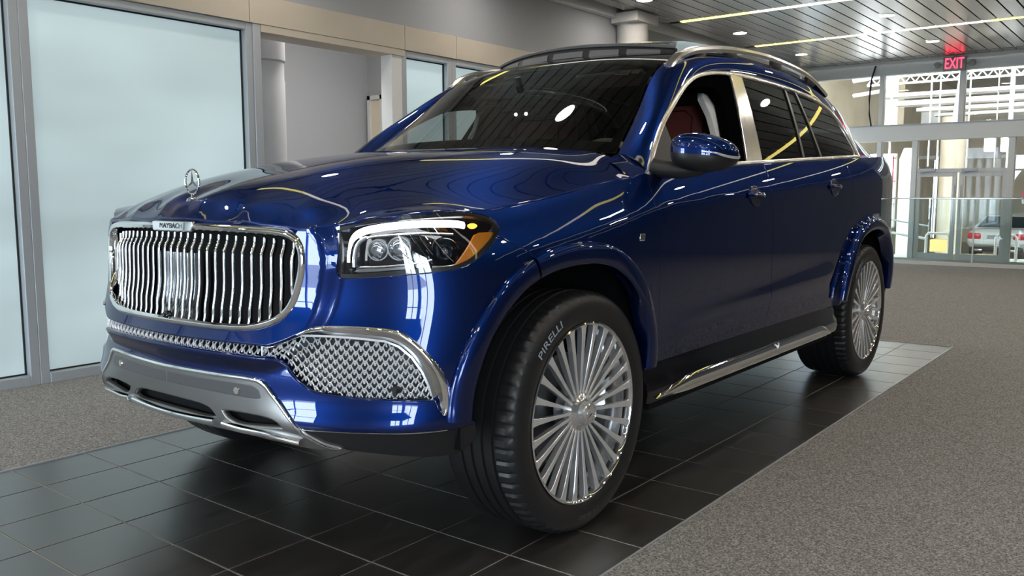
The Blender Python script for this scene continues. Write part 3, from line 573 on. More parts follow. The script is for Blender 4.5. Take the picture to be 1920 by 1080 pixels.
# white sedan seen from behind
ctr = Vector((27.000, 2.031, -0.171)); SD = empty('sedan', (ctr.x-.2, ctr.y-.05, ZL), label='white sedan parked beyond the glass doors, seen from behind', cat='car'); SD.rotation_euler = (0, 0, math.radians(-6))
sec = [(0.0,.55,.90,.30,.95),(.08,.42,.98,.85,.98),(.35,.30,1.02,.88,1.0),(1.1,.25,1.04,.90,1.02),(2.2,.25,1.0,.90,1.0),(3.6,.25,.92,.88,.94),(4.3,.35,.80,.80,.82)]
g = []
for x, z0, z1, hw, zt in sec:
    hw = max(hw, .78); ring = []
    for t in np.linspace(0, 2*math.pi, 25)[:-1]:
        c, s_ = math.cos(t), math.sin(t); ring.append((x, hw*math.copysign(abs(c)**.45, c), (z0+z1)/2+(z1-z0)/2*math.copysign(abs(s_)**.5, s_)))
    g.append(ring)
g = np.array(g); q = MB().grid(np.concatenate([g, g[:, :1]], 1)); q.add(g[0], [tuple(range(24))]); q.add(g[-1], [tuple(range(24))]); q.build('body', 'car_white', SD, sharp=60)
cab = [(.35,.98,.80,.80),(1.0,1.36,.62,.66),(1.5,1.43,.60,.66),(2.3,1.40,.60,.66),(3.0,.98,.74,.76)]
g = np.array([[(x, -.84+.0*w, .92),(x, -w2, .95+(zt-.95)*.1),(x, -w, zt),(x, w, zt),(x, w2, .95+(zt-.95)*.1),(x, .84, .92)] for x, zt, w, w2 in cab]); MB().grid(g).build('roof', 'car_white', SD, sharp=30)
MB().add([(.42,-.66,1.03),(.42,.66,1.03),(.98,.56,1.345),(.98,-.56,1.345)], [(0,1,2,3)]).xf(Matrix.Translation((-.012, 0, .008))).build('rear_glass', 'car_glass', SD, fix=False)
for s in SIDES:
    MB().box(-.02, .22, s*.62-.2, s*.62+.2, .68, .88, .05).build('tail_lamp', 'tail_red', SD); MB().add([(1.0,s*.70,1.02),(2.75,s*.78,1.0),(2.3,s*.66,1.32),(1.2,s*.66,1.35)], [(0,1,2,3)]).build('side_glass', 'car_glass', SD, fix=False)
    for x in (.85, 3.6): MB().lathe([(0,-.02),(.20,-.02),(.22,-.03),(.32,-.02),(.335,.02),(.335,.20),(0,.20)], 28, (x, s*.90-(.2 if s > 0 else 0), .335)).build('wheel', 'tyre', SD)
MB().box(-.05, .10, -.70, .70, .32, .46, .04).build('rear_valance', 'satin_black', SD); MB().box(-.03, .0, -.26, .26, .70, .82, .004).build('number_plate', 'grey_wall', SD); MB().box(-.035, .0, -.62, .62, .50, .53, .01).build('bumper_strip', 'satin_silver', SD)
for s in SIDES: MB().box(-.06, .02, s*.48-.11, s*.48+.11, .33, .40, .02).build('exhaust_tip', 'chrome', SD)
# ---- front and right walls, out of frame, with the storefront the daylight comes through
WIN_F = [(.4, 5.2, .10, 2.40), (-8.35, -6.3, .10, 2.65)]      # openings in the front wall (y range, z range)
WF = MB()
for y0, y1 in ((YR, -8.35), (-6.3, .4), (5.2, 6.0)): WF.box(XF-.15, XF, y0, y1, 0, 3.4)
for y0, y1, z0, z1 in WIN_F: WF.box(XF-.15, XF, y0, y1, 0, z0); WF.box(XF-.15, XF, y0, y1, z1, 3.4)
WF = tag(WF.build('wall_front', 'grey_wall', None, smooth=False), 'wall with shop windows behind the camera', kind='structure')
for y0, y1, z0, z1 in WIN_F:
    n = int(round((y1-y0)/1.2))
    for k in range(n+1): y = y0+(y1-y0)*k/n; MB().box(XF-.12, XF, y-.04, y+.04, z0, z1, .004).build('mullion', 'alu', WF, smooth=False)
    MB().box(XF-.10, XF-.02, y0, y1, 1.85, 1.91).build('transom', 'alu', WF, smooth=False); MB().add([(XF-.06,y0,z0),(XF-.06,y1,z0),(XF-.06,y1,z1),(XF-.06,y0,z1)], [(0,1,2,3)]).build('pane', 'clear_pane', WF, smooth=False, fix=False)
    p_ = area_light('window_portal', (XF-.2, (y0+y1)/2, (z0+z1)/2), (0, math.radians(-90), 0), z1-z0, y1-y0, 1, (1, 1, 1)); p_.data.cycles.is_portal = True
X0, X1, Z0, Z1 = -7.7, -5.2, .10, 2.65
WR = tag(MB().box(XF, X0, YR-.15, YR, 0, 3.4).box(X1, XB, YR-.15, YR, 0, 3.4).box(X0, X1, YR-.15, YR, 0, Z0).box(X0, X1, YR-.15, YR, Z1, 3.4).build('wall_right', 'dark_wall', None, smooth=False), 'grey wall to the right of the room', kind='structure')
for x in (X0, (X0+X1)/2, X1): MB().box(x-.04, x+.04, YR-.12, YR, Z0, Z1, .004).build('mullion', 'alu', WR, smooth=False)
MB().add([(X0,YR-.06,Z0),(X1,YR-.06,Z0),(X1,YR-.06,Z1),(X0,YR-.06,Z1)], [(0,1,2,3)]).build('pane', 'clear_pane', WR, smooth=False, fix=False)
p2 = area_light('window_portal', ((X0+X1)/2, YR-.2, (Z0+Z1)/2), (math.radians(90), 0, 0), X1-X0, Z1-Z0, 1, (1, 1, 1)); p2.data.cycles.is_portal = True
tag(MB().add([(-40,-40,-.05),(XF-.16,-40,-.05),(XF-.16,30,-.05),(-40,30,-.05)], [(0,1,2,3)]).add([(XF-.16,-40,-.05),(40,-40,-.05),(40,YR-.16,-.05),(XF-.16,YR-.16,-.05)], [(0,1,2,3)]).build('ground_outside', 'asphalt', None, smooth=False, fix=False), 'pavement outside the storefront', kind='structure')
p_ = area_light('storefront_portal', (XF-.2, -1.25, 1.45), (0, math.radians(-90), 0), 2.7, 14.4, 1, (1, 1, 1)); p_.data.cycles.is_portal = True
tag(MB().add([(XF,6,-.05),(1.3,6,-.05),(1.3,6,3.5),(XF,6,3.5)], [(0,1,2,3)]).build('wall_outer', 'grey_wall', None, smooth=False, fix=False), 'outer wall behind the frosted windows', kind='structure')
# ================================================================== the blue SUV
CAR = empty('suv', (0, 0, 0), label='dark metallic blue luxury SUV with tall vertical-slat chrome grille parked on the brown tiles', cat='car')
SIDES = (-1, 1)
def B(s=-1): return Surf(body, s)
def UX(pts): return [(float(u_of_x(x)), z) for x, z in pts]
def mirror_half(half):
    """half outline from the centre line out and back -> closed outline across the car"""
    return list(half)+[(-a, b) for a, b in half[::-1] if abs(a) > 1e-6]
GRILLE = smooth_poly([(0,.727),(.15,.726),(.289,.727),(.384,.734),(.466,.757),(.508,.788),(.531,.826),(.545,.866),(.556,.906),(.560,.945),(.551,.985),(.524,1.015),(.468,1.031),(.267,1.039),(0,1.043)], n=5)
g_low = [tuple(q) for q in GRILLE if q[1] < 1.0155]
HEAD = smooth_poly([(.640,1.036),(.709,1.051),(.813,1.064),(.916,1.072),(1.01,1.075),(1.087,1.073),(1.148,1.062),(1.174,1.046),(1.176,1.028),(1.155,1.003),(1.123,.981),(1.065,.945),(1.027,.927),(.985,.916),(.887,.908),(.787,.900),(.682,.892),(.656,.894),(.649,.907),(.652,.956),(.649,.995),(.640,1.020)], True, 4)
hl_low = [(.649,1.020),(.651,.995),(.654,.956),(.650,.907),(.657,.891),(.682,.889),(.787,.897),(.887,.905),(.985,.913),(1.028,.924),(1.067,.943),(1.125,.979),(1.156,1.000)]
def archpts(k, d=0., n=40, lo=.48):
    a = smooth_poly(ARCH[k], n=4); a = np.array([(q[0]*(1+d/.48), WZ+(q[1]-WZ)*(1+d/.48)) for q in a]); return [(q[0]+AX[k], q[1]) for q in a if q[1] >= lo]
A0 = archpts(0); A1 = archpts(1)
seam_x = -.265
seam_p = (seam_x, float(np.interp(seam_x, [q[0] for q in A0 if q[0] < .1 and q[1] > .7], [q[1] for q in A0 if q[0] < .1 and q[1] > .7])))
arch_front = [q for q in A0 if q[0] < seam_x-.004]+[seam_p]
arch_rear = [seam_p]+[q for q in A0 if q[0] > seam_x+.004]
bump_half = [(a, b) for a, b in g_low]+[(.532,1.026),(.560,1.031),(.640,1.040)]+hl_low+[(1.195,.984),(1.265,.955),(1.283,.93)]+UX(arch_front[::-1])+[(1.072,.466),(.996,.459),(.878,.461),(.764,.464),(.57,.462),(.548,.474),(.464,.557),(.443,.579),(.409,.592),(.253,.593),(0,.592)]
bump_half[0] = (0, bump_half[0][1])
INTAKE = smooth_poly([(0,.697),(.158,.697),(.427,.699),(.453,.699),(.504,.716),(.552,.738),(.591,.753),(.63,.757),(.753,.757),(.833,.748),(.873,.725),(.915,.689),(.957,.643),(.981,.601),(.990,.561),(.988,.522),(.970,.503),(.957,.515),(.944,.545),(.841,.552),(.723,.557),(.641,.562),(.598,.567),(.564,.584),(.525,.613),(.501,.642),(.475,.654),(.436,.659),(.168,.663),(0,.666)], n=3)
panel('front_bumper', B(), mirror_half(bump_half), 'paint', CAR, holes=[mirror_half(INTAKE)], h=.013, edge=.009, gap=.0015, flange=.03, lip=.006)
# ---- hood
HE = [(.545,1.032),(.58,1.038),(.639,1.046),(.709,1.058),(.81,1.071),(.916,1.080),(1.0,1.082),(1.087,1.081)]
he = [(float(body(u, z)[0]), float(body(u, z)[1]), z) for u, z in HE]
for x in np.linspace(-.36, .40, 14):
    z = float(ZS(x))+.002; b = body(u_of_x(x), z); he.append((float(b[0]), float(b[1]), z))
front_he = [(-.868,0,1.052),(-.864,.1,1.051),(-.853,.2,1.049),(-.838,.3,1.047),(-.818,.4,1.043),(-.800,.48,1.038)]
ctl = [(-.80,0,1.113),(-.745,0,1.137),(-.7,0,1.155),(-.5,0,1.210),(-.25,0,1.257),(0,0,1.289),(.25,0,1.312),(.42,0,1.322),
       (-.762,.3,1.110),(-.66,.3,1.154),(-.45,.3,1.209),(-.2,.3,1.255),(.05,.3,1.287),(.3,.3,1.311),(.44,.3,1.320),(-.79,.15,1.112),(-.845,.1,1.083),(-.82,.3,1.077),(-.848,0,1.084),
       (-.75,.489,1.077),(-.59,.522,1.120),(-.298,.58,1.182),(-.088,.622,1.215),(.112,.662,1.242),(.3,.70,1.262),(.52,.745,1.287),(.5,.6,1.304),
       (-.60,.70,1.083),(-.42,.74,1.110),(-.1,.76,1.165),(.2,.79,1.212)]
hd = np.array(ctl+front_he+he); hd = np.concatenate([hd, hd[hd[:, 1] > 1e-6]*[1, -1, 1]])
def tps(D, lam=2e-5):
    n = len(D); d = np.linalg.norm(D[:, None, :2]-D[None, :, :2], axis=2); K = np.where(d > 0, d*d*np.log(np.maximum(d, 1e-9)), 0)+lam*np.eye(n)
    Pm = np.concatenate([np.ones((n, 1)), D[:, :2]], 1); M = np.block([[K, Pm], [Pm.T, np.zeros((3, 3))]]); c = np.linalg.solve(M, np.concatenate([D[:, 2], np.zeros(3)]))
    def f(x, w):
        x = np.asarray(x, float); w = np.asarray(w, float); sh = x.shape; q = np.stack([x.ravel(), w.ravel()], 1)
        r = np.linalg.norm(q[:, None]-D[None, :, :2], axis=2); k = np.where(r > 0, r*r*np.log(np.maximum(r, 1e-9)), 0)
        return (k@c[:n]+c[n]+q@c[n+1:]).reshape(sh)
    return f
hood_z = tps(hd)
def hood(x, w): return x, w, hood_z(x, w)
HOOD = Surf(hood, -1, flip=True)
rear_edge = [(.47,.80),(.46,.72),(.44,.6),(.42,.4),(.405,.2),(.40,0)]
hood_half = [(a, b) for a, b, _ in front_he]+[(a, b) for a, b, _ in he]+[(.43,.875)]+rear_edge
hood_half = [(float(a), float(b)) for a, b in hood_half]
panel('hood', HOOD, [(a, b) for a, b in hood_half]+[(a, -b) for a, b in hood_half[::-1] if b > 1e-6], 'paint', CAR, h=.03, edge=.014, gap=.002, flange=.02, lip=.006)
# dark well under the shut lines
def hood_in(x, w): return x, w*.985, hood_z(x, w)-.03
panel('hood_underside', Surf(hood_in, -1, flip=True), [(a+.03 if a < -.5 else a, b*.98) for a, b in hood_half]+[(a+.03 if a < -.5 else a, -b*.98) for a, b in hood_half[::-1] if b > 1e-6], 'black', CAR, h=.1, edge=.05, flange=0)
# ---- side panels
door_f = [(.497,1.20),(.478,1.15),(.470,1.06),(.486,.90),(.492,.75),(.488,.60),(.484,.492)]
b_cut = [(1.585,1.25),(1.565,1.10),(1.583,.93),(1.583,.78),(1.585,.60),(1.585,.492)]
r_cut = [(2.735,1.30),(2.76,1.15),(2.765,1.06),(2.74,1.015),(2.66,.955),(2.595,.87),(2.565,.76),(2.555,.62),(2.555,.492)]
def top(xs, dz=0.): return [(x, float(ZS(x))+dz) for x in xs]
taillamp = [(UMAX-.98,1.10),(UMAX-.75,1.13),(UMAX-.30,1.12),(UMAX-.30,1.0),(UMAX-.62,.97),(UMAX-.90,1.02)]
for s in SIDES:
    S = B(s)
    fo = [(1.160,1.008),(1.179,1.028),(1.177,1.050),(1.150,1.066),(1.095,1.077)]+UX(top(np.linspace(-.36, .40, 12), -.004))+UX([(.45,1.196),(.485,1.203)])+UX(door_f)+UX([(.43,.484)])+UX([q for q in arch_rear[::-1]])+[(1.285,.932),(1.268,.957),(1.197,.987)]
    panel('fender', S, fo, 'paint', CAR, h=.018, edge=.012, gap=.0015, flange=.03, lip=.005)
    fd = UX(top(np.linspace(.50, 1.575, 20)))+UX(b_cut[1:])+UX(door_f[::-1])
    d1 = panel('front_door', S, fd, 'paint', CAR, h=.026, edge=.016, gap=.0022, lip=.004)
    rd = UX(top(np.linspace(1.59, 2.735, 20)))+UX(r_cut)+UX(b_cut[::-1][:-1])
    d2 = panel('rear_door', S, rd, 'paint', CAR, h=.026, edge=.016, gap=.0022, lip=.004)
    qo = UX(top(np.linspace(2.74, 3.7, 14)))+[(UMAX-.95, 1.355),(UMAX-.72,1.30),(UMAX-.72,1.13),(UMAX-.98,1.10),(UMAX-.90,1.02),(UMAX-.72,.985),(UMAX-.72,.80),(UMAX-1.2,.79)]+UX([(3.61,.75)])+UX([q for q in archpts(1, lo=.493)[::-1] if not (q[0] > 3.3 and q[1] < .75)])+UX([(2.60,.493)])+UX(r_cut[::-1][:-1])
    panel('quarter_panel', S, qo, 'paint', CAR, h=.026, edge=.014, gap=.002, lip=.005, flange=.03)
    panel('taillamp', S, taillamp[:2]+[(UMAX-.72,1.13),(UMAX-.72,.985)]+taillamp[-1:], 'redlens', CAR, h=.03, gap=.002)
    # dark inner shell behind the shut lines
    inn = UX([(-.30,1.0),(.0,1.08),(.4,1.13),(1.6,1.2),(3.0,1.27),(3.8,1.26),(3.8,.6)]+archpts(1, .10, lo=.55)[::-1]+[(2.6,.40),(.5,.40)]+archpts(0, .10, lo=.55)[::-1])
    panel('inner_shell', S, inn, 'black', CAR, h=.08, edge=.04, off=-.03, flange=0)
rb = [(UMAX-1.2,.785)]+[(UMAX-.72,.795),(UMAX,.80)]
rear_half = [(UMAX-a, b) for a, b in [(UMAX,.80),(UMAX-.72,.795),(UMAX-1.2,.785)]]
def body_r(a, z): return body(UMAX-a, z)
RS = Surf(lambda a, z: body_r(a, z), -1, flip=True)
rh = [(0,.80),(.72,.795),(1.2,.785)]+[(UMAX-u, z) for u, z in UX([q for q in archpts(1, lo=.40) if q[0] > 3.3 and q[1] < .75])]+[(1.0,.36),(.6,.33),(0,.32)]
panel('rear_bumper', RS, rh+[(-a, b) for a, b in rh[::-1] if a > 1e-6], 'paint', CAR, h=.05, edge=.03, gap=.002)
th = [(0,1.30),(.72,1.30),(.72,.80),(0,.805)]
panel('tailgate', RS, th+[(-a, b) for a, b in th[::-1] if a > 1e-6], 'paint', CAR, h=.06, edge=.04, gap=.002)
for s in SIDES:
    pass
# ---- greenhouse: roof edge curve to window frame curve
DLO_T = [(.527,1.200),(.591,1.274),(.754,1.403),(.94,1.512),(1.113,1.601),(1.247,1.651),(1.405,1.685),(1.56,1.704),(1.762,1.718),(2.071,1.721),(2.505,1.712),(2.80,1.690),(2.96,1.655),(3.055,1.60),(3.10,1.52),(3.113,1.45),(3.118,1.350)]
DLO_B = [(x, float(ZS(x))+.008) for x in np.linspace(3.112, .527, 24)]
dlo_t = smooth_poly(DLO_T, n=4)
def G(s=-1): return Surf(lambda x, z: (x, side_glass(x, z), z), s)
NT = 61
def frame_curves():
    L = np.concatenate([[0], np.cumsum(np.linalg.norm(np.diff(dlo_t, axis=0), axis=1))]); L /= L[-1]
    t = np.linspace(0, 1, NT); D = np.stack([np.interp(t, L, dlo_t[:, 0]), np.interp(t, L, dlo_t[:, 1])], 1)
    # partner point on the roof edge
    key = [(.527,.575),(.754,.80),(.94,.97),(1.113,1.12),(1.247,1.25),(1.405,1.40),(1.762,1.75),(2.505,2.5),(2.80,2.95),(2.96,3.3),(3.055,3.55),(3.10,3.75),(3.113,3.88),(3.118,4.0)]
    xr = np.interp(D[:, 0], [k[0] for k in key], [k[1] for k in key]); R = np.stack([xr, RW(xr), RZ(xr)], 1)
    Q = np.stack([D[:, 0], side_glass(D[:, 0], D[:, 1]), D[:, 1]], 1); return Q, R
QC, RC = frame_curves()
_tt = np.linspace(0, 1, NT)
def cant(a, b):
    """a along the window frame (0..1), b from the frame (0) to the roof edge (1)"""
    i = lambda C, k: np.interp(a, _tt, C[:, k])
    q = np.stack([i(QC, k) for k in range(3)], -1); r = np.stack([i(RC, k) for k in range(3)], -1)
    bb = np.clip(np.asarray(b, float), -.2, 1.2); p = q+(r-q)*bb[..., None]
    bul = 4*bb*(1-bb)*(.020-.006*sstep(a, .25, .5))
    return p[..., 0]-bul*.35*(1-sstep(a, .2, .45)), p[..., 1]+bul*.75, p[..., 2]+bul*.75
for s in SIDES:
    S = Surf(cant, s)
    n, m_ = 121, 17; aa, bb = np.meshgrid(np.linspace(0, 1, n), np.linspace(0, 1, m_), indexing='ij'); A = np.stack([aa.ravel(), bb.ravel()], 1)
    P = S.pos(A); e = 6e-3
    da = S.pos(np.clip(A+[e, 0], 0, 1))-S.pos(np.clip(A-[e, 0], 0, 1)); db = S.pos(A+[0, e])-S.pos(A-[0, e]); N = np.cross(da, db)*(-s)
    F = [(i*m_+j, (i+1)*m_+j, (i+1)*m_+j+1, i*m_+j+1) for i in range(n-1) for j in range(m_-1)]
    if s > 0: F = [f[::-1] for f in F]
    mesh_obj('roof_pillar', P, F, 'paint', CAR, normals=N, label='blue A-pillar and roof side rail')
    # chrome window surround, belt strip, B-pillar plates, windows
    Gs = G(s)
    def trim(name, pts, w, hgt, m='trim_silver', off=.002):
        A = np.array(pts); da, db, n = Gs.frame(A); return sweep(name, Gs.pos(A)+n*off, n, round_prof(w, hgt), m, CAR)
    trim('window_trim', inset(np.array(dlo_t)[::-1], .009)[::-1][1:-1] if False else [(q[0]+.006*0, q[1]-.010) for q in dlo_t], .022, .006)
    trim('belt_trim', [(x, z-.001) for x, z in DLO_B], .020, .006)
    panel('pillar_cover', Gs, [(1.446,1.262),(1.530,1.266),(1.760,1.700),(1.685,1.695)], 'trim_silver', CAR, off=.006, h=.05, flange=.01, label='bright chrome B-pillar cover')
    panel('pillar_cover', Gs, [(1.540,1.267),(1.622,1.271),(1.824,1.706),(1.768,1.702)], 'trim_silver', CAR, off=.004, h=.05, flange=.01, label='bright chrome B-pillar cover')
    ins = [(q[0], q[1]-.018) for q in dlo_t]
    rear_t = [q for q in ins if q[0] > 1.82]
    panel('rear_window', Gs, [(1.815,1.700)]+rear_t+[(x, z-.002) for x, z in DLO_B if 1.63 < x < 3.08]+[(1.615,1.272)], 'tint', CAR, off=-.004, h=.06, edge=.03, flange=.0)
    for (xa, xb) in ((2.393,2.183),(2.549,2.444)):
        A = np.array([(xa+(xb-xa)*t, 1.686+(1.308-1.686)*t) for t in np.linspace(0, 1, 8)]); da, db, n = Gs.frame(A)
        sweep('window_divider', Gs.pos(A)+n*.001, n, [(-.012,-.004),(-.012,.002),(.012,.002),(.012,-.004)], 'rubber', CAR)
    # front door window frame (glass lowered)
    fr_out = [q for q in ins if q[0] < 1.67]+[(1.69,1.696),(1.45,1.255)]+[(x, z-.006) for x, z in DLO_B if x < 1.44][:]+[(.55,1.205)]
    fr_in = smooth_poly([(.64,1.265),(.75,1.365),(.865,1.444),(.979,1.508),(1.137,1.580),(1.204,1.598),(1.401,1.619),(1.467,1.612),(1.497,1.565),(1.451,1.472),(1.392,1.355),(1.365,1.265),(1.2,1.252),(.85,1.232),(.66,1.222)], True, 4)
    panel('door_frame', Gs, fr_out, 'frame_black', CAR, holes=[fr_in], off=-.010, h=.04, edge=.02, flange=.05)
    # corner sail patch behind the mirror
    panel('mirror_sail', Gs, [(.56,1.215),(.63,1.30),(.74,1.385),(.79,1.42),(.80,1.240),(.75,1.226)], 'satin_black', CAR, off=.0, h=.04, flange=.01)
# ---- windscreen, roof
def wsc(a, b):
    """a -1..1 across, b 0 bottom .. 1 top"""
    t = np.clip(np.asarray(b, float), -.1, 1.1); a = np.asarray(a, float)
    ex = .575+(1.165-.575)*t; ew = RW(ex)-.012; ez = RZ(ex)+.004
    cx = .37+(1.115-.37)*t; cz = 1.312+(1.742-1.312)*t+.05*t*(1-t)*.6
    k = np.abs(a)**2.4; return cx+(ex-cx)*k, a*ew, cz+(ez-cz)*k
WS = Surf(wsc, -1)
def grid_obj(name, S, a0, a1, b0, b1, na, nb, m, parent=CAR, off=0., label=None):
    aa, bb = np.meshgrid(np.linspace(a0, a1, na), np.linspace(b0, b1, nb), indexing='ij'); A = np.stack([aa.ravel(), bb.ravel()], 1)
    da, db, N = S.frame(A); P = S.pos(A)+N*off
    F = [(i*nb+j, (i+1)*nb+j, (i+1)*nb+j+1, i*nb+j+1) for i in range(na-1) for j in range(nb-1)]
    if (S.sgn > 0) != S.flip: F = [f[::-1] for f in F]
    return mesh_obj(name, P, F, m, parent, normals=N, label=label)
grid_obj('windscreen', WS, -1, 1, 0, 1, 41, 25, 'windscreen')
for nm, ab in (('windscreen_border', [(-1,.955),(1,.955),(1,1),(-1,1)]), ('windscreen_border', [(-1,0),(1,0),(1,.10),(-1,.10)]), ('windscreen_border', [(.955,.10),(1,.10),(1,.955),(.955,.955)]), ('windscreen_border', [(-1,.10),(-.955,.10),(-.955,.955),(-1,.955)])):
    a = np.array(ab); grid_obj(nm, WS, a[:, 0].min(), a[:, 0].max(), a[:, 1].min(), a[:, 1].max(), 31 if a[:, 0].ptp() > 1 else 4, 25 if a[:, 1].ptp() > .5 else 4, 'satin_black', off=-.003, label='black printed border of the windscreen')
def roof(x, a):
    x = np.asarray(x, float); a = np.asarray(a, float); hx = 1.115+.05*np.abs(a)**2.4
    xx = x+(hx-1.115)*(1-sstep(x, 1.115, 1.6)); cr = .052*(1-sstep(xx, 1.1, 2.0))+.030*sstep(xx, 1.1, 2.0)
    w = RW(xx); return xx, a*w, RZ(xx)+cr*(1-np.abs(a)**2.4)
ROOF = Surf(roof, -1, flip=True)
grid_obj('roof', ROOF, 1.115, 4.0, -1, 1, 80, 33, 'black_gloss')
# rear window and spoiler
def rwin(a, b):
    t = np.asarray(b, float); a = np.asarray(a, float); x = 4.0+.20*t; w = RW(4.0)+(.72-RW(4.0))*t; z = 1.545+(1.30-1.545)*t; return x+.03*(1-a*a), a*w, z+.02*(1-a*a)
grid_obj('rear_windscreen', Surf(rwin, -1, flip=True), -1, 1, 0, 1, 17, 9, 'tint')
for s in SIDES:
    P = [[(RC[-1][0], s*RC[-1][1], RC[-1][2]), (4.0, s*RW(4.0), 1.545)], [(QC[-1][0], s*QC[-1][1], QC[-1][2]), (4.13, s*.76, 1.33)], [(3.056, s*.93, 1.33), (4.0, s*.86, 1.34)]]
    V = np.array(P, float); # D-pillar skin between the rear side window and the tailgate glass
    g = []
    for i in range(12):
        t = i/11
        a = np.array([QC[-1][0], QC[-1][1], QC[-1][2]])*(1-t)+np.array(RC[-1])*t; b = np.array([4.17, .74, 1.31])*(1-t)+np.array([4.0, float(RW(4.0)), 1.545])*t
        bl = np.array([0, .05, .03])
        g.append([(lambda q: (q[0], s*q[1], q[2]))(a+(b-a)*k/9+bl*4*(k/9)*(1-k/9)*.5*(1-t)) for k in range(10)])
    MB().grid(np.array(g)).build('rear_pillar', 'paint', CAR, sharp=None)
# ---- raised glass roof panel with wind deflector
def defl(a, b):
    a = np.asarray(a, float); b = np.asarray(b, float); w = a*.53; x = 1.27+.14*np.abs(a)**2.2+.03*b; z = 1.752+.012*(1-a*a)+(.062+.018*(1-a*a))*b; return x, w, z
DF = Surf(defl, -1)
MB().grid(np.concatenate([[[DF.pos([(a, b)])[0]+np.array([dx, 0, 0]) for (b, dx) in ((0,0),(1,0),(1,.03),(0,.05))]] for a in np.linspace(-1, 1, 41)])).build('wind_deflector', 'deflector', CAR)
for a0, a1 in ((-.9,-.62),(-.55,-.2),(-.13,.2),(.27,.55),(.62,.9)):
    A = [(a, .55) for a in np.linspace(a0, a1, 8)]; q = DF.pos(A); da, db, n = DF.frame(A); sweep('deflector_rib', q+n*.001, n, [(-.016,-.002),(-.016,.002),(.016,.002),(.016,-.002)], 'deflector_light', CAR)
A = [(a, 1.0) for a in np.linspace(-1, 1, 41)]; sweep('deflector_bar', DF.pos(A)+np.array([.01, 0, .003]), np.tile((0, 0, 1.), (41, 1)), round_prof(.034, .010), 'grey_plastic', CAR)
def rglass(x, a):
    x = np.asarray(x, float); q = roof(x, np.asarray(a, float)*.78); return q[0], q[1], q[2]+.035+.02*sstep(x, 1.35, 1.6)
grid_obj('sunroof_glass', Surf(rglass, -1, flip=True), 1.42, 2.3, -1, 1, 20, 21, 'black_gloss')
for s in SIDES:
    RP = smooth_poly([(1.155,1.694),(1.20,1.730),(1.262,1.762),(1.395,1.800),(1.682,1.841),(2.003,1.864),(2.365,1.870),(2.78,1.849),(3.0,1.815),(3.162,1.772),(3.22,1.752)], n=6)
    P = np.stack([RP[:, 0], np.full(len(RP), s*.650), RP[:, 1]-.016], 1); xs = RP[:, 0]
    sweep('roof_rail', P, np.tile((0, s*.25, 1.), (len(xs), 1)), [(-.020,-.012),(-.023,.004),(-.015,.015),(0,.018),(.015,.015),(.023,.004),(.020,-.012)], 'trim_silver', CAR)
    for x in (1.45, 1.80, 2.4, 2.95):
        MB().box(x-.06, x+.06, s*.650-.014, s*.650+.014, float(RZ(x))-.02, float(np.interp(x, RP[:, 0], RP[:, 1]))-.012, .006).build('rail_foot', 'satin_black', CAR)
    A = [(t, .93) for t in np.linspace(.30, .80, 30)]; Sx = Surf(cant, s); da, db, n = Sx.frame(np.array(A)); sweep('roof_groove', Sx.pos(A)+n*.001, n, round_prof(.02, .003), 'rubber', CAR)
# ---- grille
Bc = B()
def on(S, A, off=0.):
    A = np.atleast_2d(np.array(A, float)); da, db, n = S.frame(A); return S.pos(A)+n*off, n
GR = empty('grille', (0, 0, 0), CAR, label='tall chrome grille of vertical slats')
gfull = np.array([tuple(q) for q in GRILLE]+[(-q[0], q[1]) for q in GRILLE[::-1][1:-1]])
if area2(gfull) < 0: gfull = gfull[::-1]
gi = inset(gfull, .010); P, n = on(Bc, gi, -.004)
sweep('frame', P, n, [(-.012,-.03),(-.013,0),(-.010,.009),(-.003,.013),(.004,.011),(.010,.003),(.015,-.03)], 'chrome', GR, closed=True)
panel('backing', Bc, gfull, 'black', GR, off=-.085, h=.08, edge=.04, flange=0)
g2 = inset(gfull, .016)
# surround wall of the opening
P0, n0 = on(Bc, gfull, -.01); P1, _ = on(Bc, gfull, -.09)
MB().grid(np.stack([np.concatenate([P0, P0[:1]]), np.concatenate([P1, P1[:1]])], 1)).build('opening_wall', 'black', GR)
gin = inset(gfull, .020)
def zspan(u, poly):
    z = []
    for i in range(len(poly)):
        a, b = poly[i], poly[(i+1) % len(poly)]
        if (a[0] > u) != (b[0] > u): z.append(a[1]+(b[1]-a[1])*(u-a[0])/(b[0]-a[0]))
    return min(z), max(z)
PITCH = .0384
for k in range(-13, 14):
    u = k*PITCH; z0, z1 = zspan(u, gin); z1 -= .012; zz = np.linspace(z0, z1, 22); A = np.stack([np.full(22, u), zz], 1)
    d = -.012-.012*sstep(zz, z1-.055, z1-.015)-.010*(1-sstep(zz, z0, z0+.06)); da, db, n = Bc.frame(A); nn = np.tile((-1., 0, 0), (22, 1)); P = Bc.pos(A)+n*d[:, None]
    sweep('slat', P, nn, [(-.0030,-.012),(-.0044,-.004),(-.0034,.001),(0,.003),(.0034,.001),(.0044,-.004),(.0030,-.012)], 'chrome', GR, sharp=50)
panel('radar_cover', Bc, [(-.092,.738),(.092,.738),(.098,.945),(-.098,.945)], 'radar', GR, off=-.030, h=.05, flange=.01, label='smoked square sensor cover behind the slats')
c = on(Bc, (0, .752), .004)[0][0]; MB().lathe([(0,-.014),(.007,-.014),(.010,-.008),(.011,.01)], 20, c, 'x').build('camera', 'black_gloss', GR)
panel('badge_plate', Bc, [(-.105,1.017),(.105,1.017),(.112,1.041),(-.112,1.041)], 'chrome', GR, off=.012, h=.04, flange=.012)
V, F = text_mesh('MAYBACH', .022, .0006)
V = np.array(V); V[:, 0] *= 1.25; P, n = on(Bc, np.stack([V[:, 0], 1.0290+V[:, 1]], 1), .0128); mesh_obj('lettering', P+n*V[:, 2:3], F, 'engraved', GR, smooth=False)
